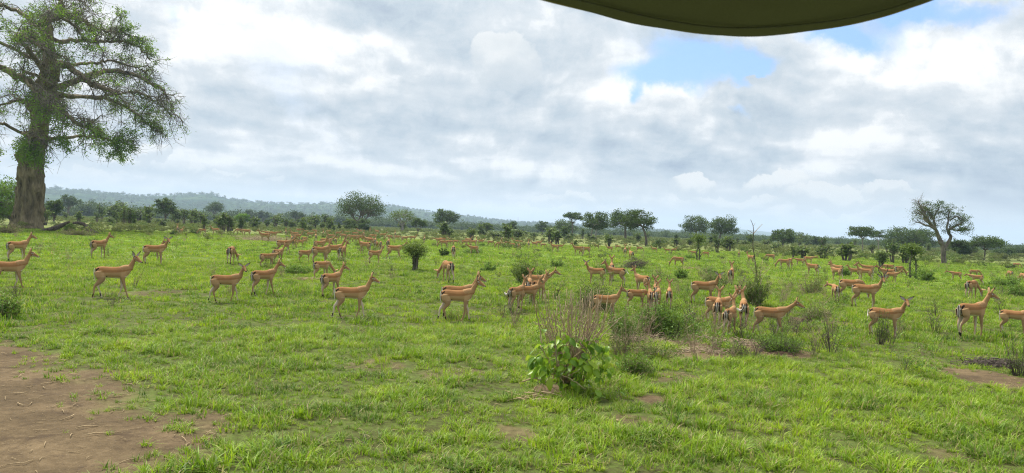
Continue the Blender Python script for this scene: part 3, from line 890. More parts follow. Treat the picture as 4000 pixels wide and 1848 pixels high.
# neck pitch, neck yaw, head pitch, head yaw
POSE = {
    'S': (56, 0, -20, 0), 'S1': (54, 12, -22, 25), 'S2': (54, -12, -22, -25), 'SR': (58, -20, -24, -72), 'SL': (58, 20, -24, 72), 'SQ': (56, -15, -22, -45), 'SP': (56, 15, -22, 45),
    'SB': (55, 60, -25, 140), 'L': (12, 0, -35, 0), 'LL': (8, 30, -35, 50), 'M': (34, 0, -22, 0), 'G': (-48, 0, -78, 0), 'GL': (-46, 22, -75, 35), 'GR': (-46, -22, -75, -35),
}
kits = {}
def kit(pose, gait):
    key = (pose, gait)
    if key in kits: return kits[key]
    a, b, c, d = POSE[pose]
    graze = pose.startswith('G')
    ch, fr = skeleton(R(a), R(b), R(c), R(d), gait, 0.50 if graze else (0.42 if pose in ('L', 'LL', 'M') else 0.375))
    k = {'body': body_mesh('impala_body', ch, fr)}
    k['ears'] = [ear_mesh(fr, s, 0.45 if graze else (0.95 if pose in ('SR', 'SL') else 0.62)) for s in (-1, 1)]
    k['eyes'] = [eye_mesh(fr, s) for s in (-1, 1)]
    k['frame'] = fr; k['far'] = {}
    kits[key] = k
    return k
def merged(kit_, tail):
    """one mesh for an animal too small in the picture to show its parts"""
    if tail in kit_['far']: return kit_['far'][tail]
    V = []; Fq = []; Ft = []; C = []; n = 0
    for me in [kit_['body'], *kit_['ears'], TAILS[tail]]:
        nv = len(me.vertices); co = np.empty(nv * 3, np.float32); me.vertices.foreach_get('co', co)
        cc = np.empty(nv * 4, np.float32); me.attributes['coat'].data.foreach_get('color', cc)
        V.append(co.reshape(-1, 3)); C.append(cc.reshape(-1, 4))
        lt = np.empty(len(me.polygons), np.int32); me.polygons.foreach_get('loop_total', lt)
        li = np.empty(len(me.loops), np.int32); me.loops.foreach_get('vertex_index', li)
        st = np.concatenate([[0], np.cumsum(lt)[:-1]])
        for k, L_ in ((4, Fq), (3, Ft)):
            s = st[lt == k]
            if len(s): L_.append(li[s[:, None] + np.arange(k)] + n)
        n += nv
    Fs = [np.vstack(f) for f in (Fq, Ft) if f]
    me = mesh_np('impala', np.vstack(V), Fs, M['coat'], {'coat': np.vstack(C)}, True)
    kit_['far'][tail] = me
    return me

# (x, back y, foot y, heading, pose, gait, tail, what tells it apart | None -> far rows)
# heading: 0 facing right, 90 away, 180 left, 270 towards the camera
IMPALA = [
 (38, 1017, 1133, 8, 'S', 'walk', 'down', 'walking rightward at the left edge of the photo, nearest the grass clump there'),
 (70, 933, 1022, 35, 'S2', 'stand', 'down', 'with striped rump, in front of the giant tree trunk at far left'),
 (387, 929, 1009, 42, 'S2', 'stand2', 'down', 'standing with rump half towards the camera just right of the curved fallen log'),
 (445, 1037, 1164, 2, 'SQ', 'walk', 'down', 'walking rightward and glancing at the camera, nearest one at left of the meadow'),
 (606, 947, 1036, 0, 'SR', 'stand', 'down', 'standing side on and staring at the camera, right of the curved fallen log'),
 (598, 958, 1022, 4, 'S', 'stand2', 'down', 'mostly hidden behind the side-on one right of the curved fallen log'),
 (693, 881, 916, 92, 'S', 'stand', 'down', 'facing away at the sapling belt edge, left one of a pair'),
 (708, 894, 919, 65, 'S2', 'stand', 'down', 'small, facing away at the sapling belt edge, right one of a pair'),
 (790, 893, 919, 180, 'G', 'stand', 'down', 'young, head down beside a low green tuft under the saplings'),
 (840, 886, 920, 180, 'S', 'walk', 'down', 'walking left with raised head along the sapling belt'),
 (934, 892, 921, 180, 'G', 'stand2', 'down', 'grazing leftward, left of the heap of brown brushwood'),
 (962, 891, 925, 182, 'L', 'walk', 'down', 'overlapping the grazing one left of the brown brushwood'),
 (1032, 905, 949, 180, 'S', 'walk', 'down', 'facing left with raised head in front of the heap of brown brushwood'),
 (1050, 897, 936, 180, 'L', 'stand', 'down', 'only its back showing behind the left-facing one at the brown brushwood'),
 (1068, 899, 938, 0, 'L', 'stand2', 'down', 'reaching rightward with lowered neck over the brown brushwood'),
 (1116, 901, 926, 90, 'S', 'stand', 'down', 'small, facing away between the brushwood heap and the crowded cluster'),
 (1150, 906, 936, 175, 'S', 'stand', 'down', 'dark-backed, top of the crowded cluster right of the brushwood heap'),
 (1162, 915, 946, 5, 'SP', 'stand2', 'down', 'second from top of the crowded cluster right of the brushwood heap'),
 (1140, 922, 952, 100, 'S', 'stand', 'down', 'left of the crowded cluster right of the brushwood heap'),
 (1118, 934, 962, 275, 'S', 'stand', 'down', 'facing the camera, peering over the back of the striding one'),
 (1111, 933, 993, 3, 'M', 'walk', 'down', 'striding right with neck stretched forward, right of the brushwood heap'),
 (1148, 932, 974, 78, 'S', 'stand', 'down', 'pale-rumped, facing away at the nose of the striding one'),
 (1174, 936, 969, 8, 'M', 'stand', 'down', 'small, side on, right of the pale-rumped one'),
 (1187, 924, 956, 62, 'G', 'stand2', 'down', 'head down facing away, upper right of the small side-on one'),
 (1086, 972, 1032, 52, 'S2', 'stand', 'down', 'seen from behind with striped rump, head turned right, at centre left'),
 (1046, 988, 1048, 20, 'LL', 'stand2', 'down', 'with neck stretched low across the striped rump beside it'),
 (1193, 976, 1026, 8, 'S', 'stand', 'down', 'young, side on, just left of the tight group facing right'),
 (885, 1070, 1181, 0, 'SR', 'walk2', 'down', 'lifting a hind foot and staring at the camera with spread ears'),
 (1031, 1052, 1154, 32, 'S2', 'walk', 'down', 'walking away rightward with raised neck, beside the flat dark bush'),
 (902, 961, 1033, 76, 'GR', 'stand', 'down', 'grazing with striped rump towards the camera, alone on open grass'),
 (1257, 1018, 1093, 38, 'GR', 'stand2', 'down', 'grazing with head hidden beyond its shoulder, beside the low dark bush'),
 (1294, 1064, 1162, 44, 'S2', 'walk', 'down', 'standing three-quarter from behind with black and white hind feet'),
 (1375, 1117, 1243, 4, 'S', 'walk2', 'down', 'largest side-on one left of the photo centre, walking right with dark muzzle'),
 (1253, 955, 1031, 26, 'S1', 'stand', 'down', 'left front one of the tight group facing right'),
 (1307, 952, 1018, 14, 'S', 'stand2', 'down', 'right-facing one with neck raised in the middle of the tight group'),
 (1337, 961, 1023, 70, 'S2', 'stand', 'down', 'rump towards the camera, right end of the tight group'),
 (1250, 940, 988, 22, 'S', 'stand', 'down', 'young, second row of the tight group, at its left'),
 (1275, 926, 976, 0, 'M', 'stand2', 'down', 'side on at the back of the tight group'),
 (1233, 916, 950, 92, 'S', 'stand', 'down', 'small, facing away behind the tight group at its left'),
 (1311, 930, 961, 86, 'G', 'stand', 'down', 'grazing, facing away behind the tight group'),
 (1340, 913, 941, 150, 'G', 'stand2', 'down', 'grazing leftward on its own above the tight group'),
 (1373, 913, 950, 198, 'G', 'walk', 'down', 'grazing leftward below the wide-crowned tree'),
 (1402, 918, 951, 180, 'G', 'stand', 'down', 'grazing right behind another below the wide-crowned tree'),
 (1434, 925, 961, 178, 'S', 'stand2', 'down', 'facing left with raised neck below the wide-crowned tree'),
 (1444, 929, 965, 165, 'M', 'stand', 'down', 'facing left beside the raised-neck one below the wide-crowned tree'),
 (1465, 932, 968, 88, 'S', 'stand', 'down', 'striped rump towards the camera below the wide-crowned tree'),
 (1423, 942, 996, 148, 'S', 'stand', 'down', 'facing left with striped rump turned right, alone below the wide-crowned tree'),
 (1470, 943, 979, 74, 'G', 'stand', 'down', 'grazing away, left of a pair with striped rumps'),
 (1486, 942, 980, 90, 'G', 'stand2', 'down', 'grazing away, right of a pair with striped rumps'),
 (1466, 977, 1030, 18, 'SP', 'stand', 'down', 'young, looking away over its back, left of the leafy stump bush'),
 (1516, 936, 979, 84, 'S', 'stand', 'down', 'seen straight from behind, above the one by the leafy stump bush'),
 (1543, 955, 1016, 0, 'M', 'walk', 'down', 'reaching its nose towards the leafy stump bush'),
 (1770, 957, 1013, 90, 'G', 'stand', 'down', 'grazing, seen straight from behind, right of the small dark bush'),
 (1746, 1017, 1105, 112, 'GL', 'stand2', 'down', 'grazing with its neck down to the left, left of the photo centre'),
 (1787, 1128, 1256, 8, 'S2', 'walk2', 'down', 'nearest one at the photo centre, walking right'),
 (1792, 1112, 1240, 10, 'S', 'stand', 'down', 'hidden behind the nearest one at the photo centre, head beside its head'),
 (2017, 1116, 1216, 58, 'S', 'stand2', 'curl', 'with white tail flicked out to the left, left of the dry stalk bush'),
 (2063, 1113, 1208, 32, 'S1', 'stand', 'down', 'darker-backed, just behind the white-tailed one'),
 (2064, 1090, 1188, 86, 'S', 'stand', 'down', 'rump towards the camera, tucked behind the darker-backed one'),
 (2102, 1092, 1180, 58, 'S2', 'stand', 'down', 'with head bent right, right of the huddle by the dry stalk bush'),
 (2100, 1071, 1160, 0, 'M', 'walk', 'down', 'large and side on, behind the huddle left of the dry stalk bush'),
 (2324, 1044, 1113, 180, 'SL', 'stand', 'down', 'facing left and staring at the camera above the dry stalk bush'),
 (2402, 1043, 1118, 162, 'SP', 'stand', 'out', 'with white-tipped tail and head turned towards the camera, above the dry stalks'),
 (2388, 1028, 1098, 92, 'S', 'stand', 'down', 'neck upright, facing away behind the white-tipped one'),
 (2504, 1072, 1150, 134, 'S', 'walk', 'down', 'facing away to the left with raised neck, above the leafy thicket'),
 (2368, 1149, 1246, 0, 'S', 'walk', 'down', 'side on behind the dry stalk bush, facing right'),
 (2489, 1147, 1208, 18, 'G', 'stand', 'down', 'young, head down behind the leafy thicket'),
 (2566, 1129, 1218, 84, 'S1', 'stand', 'down', 'rump towards the camera behind the leafy thicket, front one of three'),
 (2558, 1112, 1195, 92, 'S', 'stand2', 'down', 'farther one of three with rumps to the camera behind the leafy thicket'),
 (2540, 1130, 1215, 97, 'SP', 'stand', 'down', 'left one of three with rumps to the camera behind the leafy thicket'),
 (2612, 1126, 1208, 90, 'S', 'stand', 'down', 'ears upright, facing away right of the three behind the leafy thicket'),
 (2752, 1096, 1192, 0, 'SR', 'stand2', 'down', 'large, staring at the camera with wide spread ears, right of centre'),
 (2855, 1048, 1115, 84, 'S1', 'stand', 'down', 'facing away with striped rump, behind the wide-eared staring one'),
 (2813, 1157, 1264, 0, 'SP', 'stand', 'down', 'broadside at the back of the huddle, looking away'),
 (2802, 1167, 1279, 87, 'S', 'stand2', 'down', 'rump towards the camera, left of the front three in the huddle'),
 (2850, 1199, 1312, 74, 'SP', 'stand', 'down', 'nearest of the huddle, head turned to the left'),
 (2902, 1170, 1288, 92, 'S1', 'walk', 'curl', 'with tail curled over its rump, right one of the huddle'),
 (3012, 1196, 1316, 0, 'M', 'walk', 'down', 'striding right behind thin twigs, right of the huddle'),
 (2647, 1002, 1045, 180, 'G', 'walk', 'down', 'grazing leftward on open grass right of the grey brush pile'),
 (2931, 996, 1032, 132, 'S', 'stand', 'out', 'with white tail showing, left of the tall dead sapling'),
 (3008, 992, 1024, 180, 'G', 'stand', 'down', 'round-backed, grazing right of the tall dead sapling'),
 (3060, 1011, 1052, 182, 'G', 'walk', 'down', 'grazing leftward, left of a pair right of the tall dead sapling'),
 (3084, 1008, 1052, 74, 'G', 'stand', 'down', 'grazing rump-on, right of a pair right of the tall dead sapling'),
 (3122, 1009, 1040, 180, 'L', 'walk', 'down', 'facing left with neck low, between the grazing pair and the striped one'),
 (3170, 1029, 1077, 160, 'S', 'stand2', 'out', 'facing left with white tail hanging out, mid right'),
 (3159, 1001, 1036, 0, 'L', 'stand', 'down', 'facing right with low head above the one with the white tail'),
 (3265, 1044, 1096, 140, 'S', 'walk', 'down', 'turned away to the left with striped rump, above the horned ram'),
 (3268, 1034, 1078, 160, 'S', 'stand', 'down', 'its back just showing behind the striped one above the horned ram'),
 (3335, 1047, 1088, 180, 'S', 'stand', 'down', 'facing left at the left of three bunched above the horned ram'),
 (3376, 1047, 1100, 174, 'S', 'walk', 'down', 'front one of three bunched above the horned ram'),
 (3387, 1035, 1080, 180, 'M', 'stand', 'down', 'rear one of three bunched above the horned ram'),
 (3465, 1049, 1102, 180, 'M', 'walk', 'down', 'facing left under the forked sapling'),
 (3485, 1066, 1106, 0, 'M', 'stand', 'down', 'young, facing right in front of the group by the forked sapling'),
 (3468, 1032, 1070, 182, 'G', 'stand', 'down', 'grazing at the back of the group by the forked sapling'),
 (3512, 1038, 1086, 58, 'GR', 'stand', 'down', 'grazing rump-on beside the twin-stemmed sapling'),
 (3385, 1108, 1206, 0, 'SR', 'stand2', 'down', 'ram with lyre-shaped horns, looking at the camera'),
 (3325, 1089, 1172, 8, 'G', 'walk', 'down', 'behind the horned ram with head down, rump to the left'),
 (3261, 1110, 1180, 104, 'LL', 'stand', 'down', 'young, head turned low to the left beside the horned ram'),
 (3462, 1200, 1320, 0, 'SR', 'stand', 'curlr', 'with curled tail, staring at the camera, in the right foreground'),
 (3796, 1180, 1318, 52, 'S2', 'stand2', 'down', 'seen from behind with white inner thighs, in the right foreground'),
 (3968, 1209, 1311, 0, 'S', 'stand', 'down', 'cut off by the right edge of the photo'),
 (3794, 1093, 1171, 68, 'GR', 'stand', 'down', 'bending its neck down to the right, above the right foreground'),
 (3732, 1069, 1098, 180, 'L', 'walk', 'down', 'facing left with level neck, left of the pair at far right'),
 (3806, 1054, 1086, 0, 'G', 'stand', 'down', 'grazing rightward, upper one at far right'),
 (3813, 1073, 1116, 180, 'L', 'walk', 'down', 'striding left with low neck at far right'),
 (3944, 1061, 1090, 118, 'G', 'stand', 'down', 'grazing at the green bush near the right edge'),
 (3994, 1072, 1102, 118, 'G', 'stand2', 'down', 'cut by the right edge beside the green bush'),
 (3971, 1029, 1050, 0, 'G', 'stand', 'down', 'tiny, beside the dark twiggy bush near the right edge'),
 (1848, 960, 997, 180, 'M', 'walk', 'down', 'walking left with stretched neck, right of the small dark bush'),
 (2256, 961, 1001, 180, 'S', 'stand', 'down', 'facing left with raised head, centre of the middle distance'),
 (2287, 963, 998, 205, 'G', 'stand', 'down', 'grazing towards the raised-head one in the middle distance'),
 (2166, 955, 987, 160, 'S', 'stand', 'down', 'facing left before the pair of leafy saplings'),
 (2441, 969, 1009, 90, 'S', 'stand', 'down', 'facing away, left of a pair below the leaning tree'),
 (2464, 980, 1021, 108, 'S', 'stand', 'down', 'facing away with white tail, right of a pair below the leaning tree'),
 # far rows
 (1780, 937, 961, 0, 'G', 'stand', 'down', None), (1817, 937, 966, 8, 'G', 'stand', 'down', None), (1829, 930, 956, 0, 'S', 'stand', 'down', None),
 (1846, 937, 965, 180, 'L', 'walk', 'down', None), (1860, 935, 961, 90, 'S', 'stand', 'down', None), (1880, 936, 959, 0, 'S', 'stand', 'down', None),
 (1916, 940, 963, 0, 'G', 'stand', 'down', None), (1953, 945, 974, 200, 'G', 'stand', 'down', None), (1958, 937, 965, 272, 'S', 'stand', 'down', None),
 (1983, 943, 966, 198, 'G', 'stand', 'down', None), (2014, 937, 962, 180, 'S', 'stand', 'down', None), (2030, 939, 961, 0, 'G', 'stand', 'down', None),
 (2000, 949, 971, 180, 'G', 'walk', 'down', None), (2026, 952, 979, 72, 'G', 'stand', 'down', None), (2064, 945, 973, 92, 'S', 'stand', 'down', None),
 (2087, 945, 969, 180, 'S', 'stand', 'down', None), (2104, 942, 966, 0, 'S', 'stand', 'down', None), (2122, 953, 970, 0, 'G', 'stand', 'down', None),
 (2190, 960, 977, 0, 'S', 'stand', 'down', None), (2329, 955, 976, 180, 'S', 'stand', 'down', None), (2380, 963, 986, 180, 'S', 'stand', 'down', None),
 (2413, 960, 977, 0, 'G', 'stand', 'down', None), (2498, 964, 986, 0, 'G', 'stand', 'down', None), (2555, 968, 987, 180, 'S', 'stand', 'down', None),
 (2605, 972, 992, 180, 'S', 'stand', 'down', None), (2632, 972, 991, 0, 'S', 'stand', 'down', None), (2708, 980, 1002, 180, 'L', 'walk', 'down', None),
 (2756, 983, 1007, 180, 'G', 'stand', 'down', None), (2886, 988, 1007, 90, 'S', 'stand', 'down', None),
 (1543, 905, 929, 92, 'S', 'stand', 'down', None), (1552, 920, 944, 0, 'G', 'stand', 'down', None), (1582, 923, 949, 0, 'L', 'stand', 'down', None),
 (1614, 922, 946, 5, 'S', 'stand', 'down', None), (1657, 927, 951, 88, 'S', 'stand', 'down', None), (1714, 930, 960, 180, 'L', 'walk', 'down', None),
 (1727, 928, 955, 180, 'G', 'stand', 'down', None), (1732, 939, 971, 180, 'G', 'stand', 'down', None), (1755, 938, 963, 0, 'G', 'stand', 'down', None),
 (1759, 930, 951, 180, 'S', 'stand', 'down', None), (1404, 897, 916, 180, 'S', 'stand', 'down', None), (1445, 897, 914, 90, 'S', 'stand', 'down', None),
 (1472, 896, 918, 150, 'S', 'stand', 'out', None),
 (1168, 893, 914, 0, 'G', 'stand', 'down', None), (1196, 900, 922, 180, 'S', 'stand', 'down', None), (1212, 908, 933, 0, 'L', 'walk', 'down', None), (1228, 897, 917, 180, 'G', 'stand2', 'down', None), (1262, 905, 929, 90, 'S', 'stand', 'down', None),
 (1284, 900, 922, 0, 'G', 'stand', 'down', None), (1292, 915, 943, 180, 'S', 'stand', 'down', None), (1322, 905, 927, 0, 'S', 'stand', 'down', None), (1357, 903, 925, 180, 'G', 'stand', 'down', None), (1386, 906, 930, 0, 'G', 'stand', 'down', None), (1420, 909, 934, 88, 'S', 'stand', 'down', None), (1456, 915, 941, 180, 'G', 'stand', 'down', None), (1496, 912, 937, 0, 'S', 'stand', 'down', None), (1521, 918, 942, 180, 'G', 'stand', 'down', None),
]
ORD = ['first', 'second', 'third', 'fourth', 'fifth', 'sixth', 'seventh', 'eighth', 'ninth', 'tenth', 'eleventh', 'twelfth', 'thirteenth', 'fourteenth', 'fifteenth', 'sixteenth', 'seventeenth', 'eighteenth', 'nineteenth', 'twentieth']
ZONES = [(0, 1275, 'left of the wide-crowned tree'), (1275, 1500, 'below the wide-crowned tree'), (1500, 1700, 'behind the leafy stump bush'), (1700, 1770, 'right of the stump bush'), (1770, 1900, 'left of the central saplings'),
         (1900, 2045, 'between the central saplings'), (2045, 2350, 'before the umbrella trees'), (2350, 2580, 'around the leaning tree'), (2580, 5000, 'by the ivy-clad sapling')]
def facing(h):
    h %= 360
    return ('facing right' if h < 30 or h > 330 else 'facing away to the right' if h < 65 else 'facing away' if h < 118 else 'facing away to the left' if h < 150 else 'facing left' if h < 215 else 'facing the camera')
def posture(p): return 'grazing' if p.startswith('G') else 'standing with lowered neck' if p.startswith('L') else 'standing alert' if p.startswith('S') else 'reaching forward'
zcount = {}
for i, (px, by, fy, hd_, pose, gait, tl, what) in sorted(enumerate(IMPALA), key=lambda t: (t[1][7] is not None, t[1][0])):
    p = gpt(px, fy)
    az = math.atan2(p.x, p.y); dist = p.y
    back = at(px, by, p.y).z - p.z
    s = min(max(back / 0.862, 0.74), 1.13)
    k = kit(pose, gait)
    near = (fy - by) > 38
    yaw = R(hd_) - az
    if near:
        o = empty('impala', (p.x, p.y, p.z - 0.012), yaw)
        link_mesh('body', k['body'], o)
        for e in k['ears']: link_mesh('ear', e, o)
        for e in k['eyes']: link_mesh('eye', e, o)
        link_mesh('tail', TAILS[tl], o)
        if what and what.startswith('ram'):
            for sgn in (-1, 1): link_mesh('horn', horn_mesh(k['frame'], sgn), o)
    else:
        o = link_mesh('impala', merged(k, tl)); o.location = (p.x, p.y, p.z - 0.012); o.rotation_euler = (0, 0, yaw)
    o.scale = (s, s, s)
    if what is None:
        for a, b, zn in ZONES:
            if a <= px < b: break
        n = zcount.get(zn, 0); zcount[zn] = n + 1
        lab = 'tiny impala %s, %s from left in far row %s' % (('grazing ' if pose[0] == 'G' else '') + facing(hd_), ORD[n], zn)
        grp = 'impalas in the distant row'
    else:
        w = what.split(',')[0]
        lab = 'impala ' + what
        if len(lab.split()) > 16: print('LONG', len(lab.split()), lab)
        grp = 'impalas of the herd'
    words = lab.split()
    tag(o, lab, 'impala', grp)
# ================================================================ trees
def ellipsoid_pts(rng, n, shell=0.55):
    v = rng.normal(size=(n, 3)); v /= np.linalg.norm(v, axis=1, keepdims=True)
    r = shell + (1 - shell) * rng.random((n, 1)) ** 0.6
    return v * r
def limb(G_, p0, p1, r0, r1, rng, wig=0.08, n=8, sides=6, sag=0.0):
    p0 = np.array(p0, float); p1 = np.array(p1, float); L = np.linalg.norm(p1 - p0)
    mid = [p0 + (p1 - p0) * t + rng.normal(size=3) * L * wig + np.array((0, 0, sag * L * math.sin(math.pi * t))) for t in (.33, .66)]
    Q = bez([p0, *mid, p1], n)
    G_.tube(Q, np.linspace(r0, r1, n), sides, cap=False)
    return Q
def tree_parts(h, w, crown_lo, tr, seed, nleaf=2600, leaf=0.30, clumps=16, flat=0.0, fork=0.35, lean=0.0, dens=1.0, shape='round', limbs=5, open_=0.0):
    """crown clumps carried by real limbs; crown_lo = height of the crown's underside as a share of h"""
    rng = np.random.default_rng(seed)
    lo = h * crown_lo; ch = h - lo
    cx = lean * h
    C = []; Rr = []
    tries = 0
    while len(C) < clumps and tries < 4000:
        tries += 1
        a = rng.random() * 6.283; u = rng.random()
        if shape == 'umbrella': zz_ = 0.45 + 0.5 * rng.random(); rr = (0.92 - 0.45 * max(0, zz_ - .55)) * math.sqrt(u)
        elif shape == 'layers': zz_ = rng.choice([.2, .5, .82]) + rng.normal() * .04; rr = {0: .75, 1: 1.0, 2: .6}[int(min(2, zz_ * 3))] * math.sqrt(.15 + .85 * u)
        else:
            zz_ = 0.20 + 0.76 * rng.random(); rr = math.sqrt(max(.05, 1 - ((zz_ - .42) / .62) ** 2)) * (0.35 + .6 * math.sqrt(u))
        r_ = (0.22 + 0.14 * rng.random()) * w / 2 * (1.25 if shape != 'layers' else 1.1)
        p = np.array((cx + rr * (w / 2 - r_ * .6) * math.cos(a), rr * (w / 2 - r_ * .6) * math.sin(a), lo + zz_ * ch * .92))
        if all(np.linalg.norm(p - c) > r_ * .75 for c in C): C.append(p); Rr.append(r_)
    C = np.array(C); Rr = np.array(Rr)
    W = Geo()
    fk = np.array((cx * fork, 0, h * fork))
    base = bez([(0, 0, -.25), (cx * fork * .3, 0.02 * h * rng.normal(), h * fork * .5), fk], 9)
    rr = np.linspace(1, .72, 9) * tr; rr[0] *= 1.5; rr[1] *= 1.15
    W.tube(base, rr, 9, bump=.06, rng=rng, cap=False)
    # group the clumps round main limbs by bearing
    ang = np.arctan2(C[:, 1], C[:, 0] - cx)
    order = np.argsort(ang); groups = np.array_split(order, limbs)
    for gidx in groups:
        if not len(gidx): continue
        m = C[gidx].mean(0); hub = fk + (m - fk) * (.50 + .1 * rng.random()); hub[2] = fk[2] + (m[2] - fk[2]) * .45
        limb(W, fk - np.array((0, 0, tr * .3)), hub, tr * .55, tr * .30, rng, .07, 7, 6)
        for k in gidx:
            tip = C[k] + np.array((0, 0, -.1 * Rr[k]))
            Q = limb(W, hub, tip, tr * .27, tr * .09, rng, .08, 6, 4, .05)
            for _ in range(4):
                e = C[k] + ellipsoid_pts(rng, 1, .7)[0] * Rr[k] * np.array((1, 1, .7))
                limb(W, Q[-2 - rng.integers(2)], e, tr * .09, tr * .03, rng, .10, 4, 3)
    L = Geo()
    per = (Rr ** 2 / (Rr ** 2).sum() * nleaf).astype(int)
    for c, r_, n in zip(C, Rr, per):
        # every clump is itself a few loose sprays of leaves
        sub = ellipsoid_pts(rng, 9, .35) * r_ * np.array((1, 1, .62 if shape != 'umbrella' else .42))
        P = c + sub[rng.integers(0, 9, n)] + rng.normal(size=(n, 3)) * r_ * np.array((.26, .26, .15))
        keep = rng.random(n) > open_
        P = P[keep]
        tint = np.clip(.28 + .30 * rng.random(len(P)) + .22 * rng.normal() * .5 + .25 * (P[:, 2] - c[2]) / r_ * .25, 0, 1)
        L.leaves(P, leaf, rng, tint, flat=.35, aspect=1.5)
    return W, L
def add_tree(name, px, Yd, base_z, label, cat, group, mats, rz=0, **kw):
    d = ray(px, 900); x = d.x / d.y * Yd
    z = gz(x, Yd) if base_z is None else base_z
    W, L = tree_parts(**kw)
    o = empty(name, (x, Yd, z), rz)
    W.build('trunk', M[mats[0]], o, True); L.build('crown', M[mats[1]], o)
    tag(o, label, cat, group)
    return o
def depth_of(px, foot): return gpt(px, foot).y
def hgt(px, top, foot, Yd):
    return at(px, top, Yd).z - at(px, foot, Yd).z

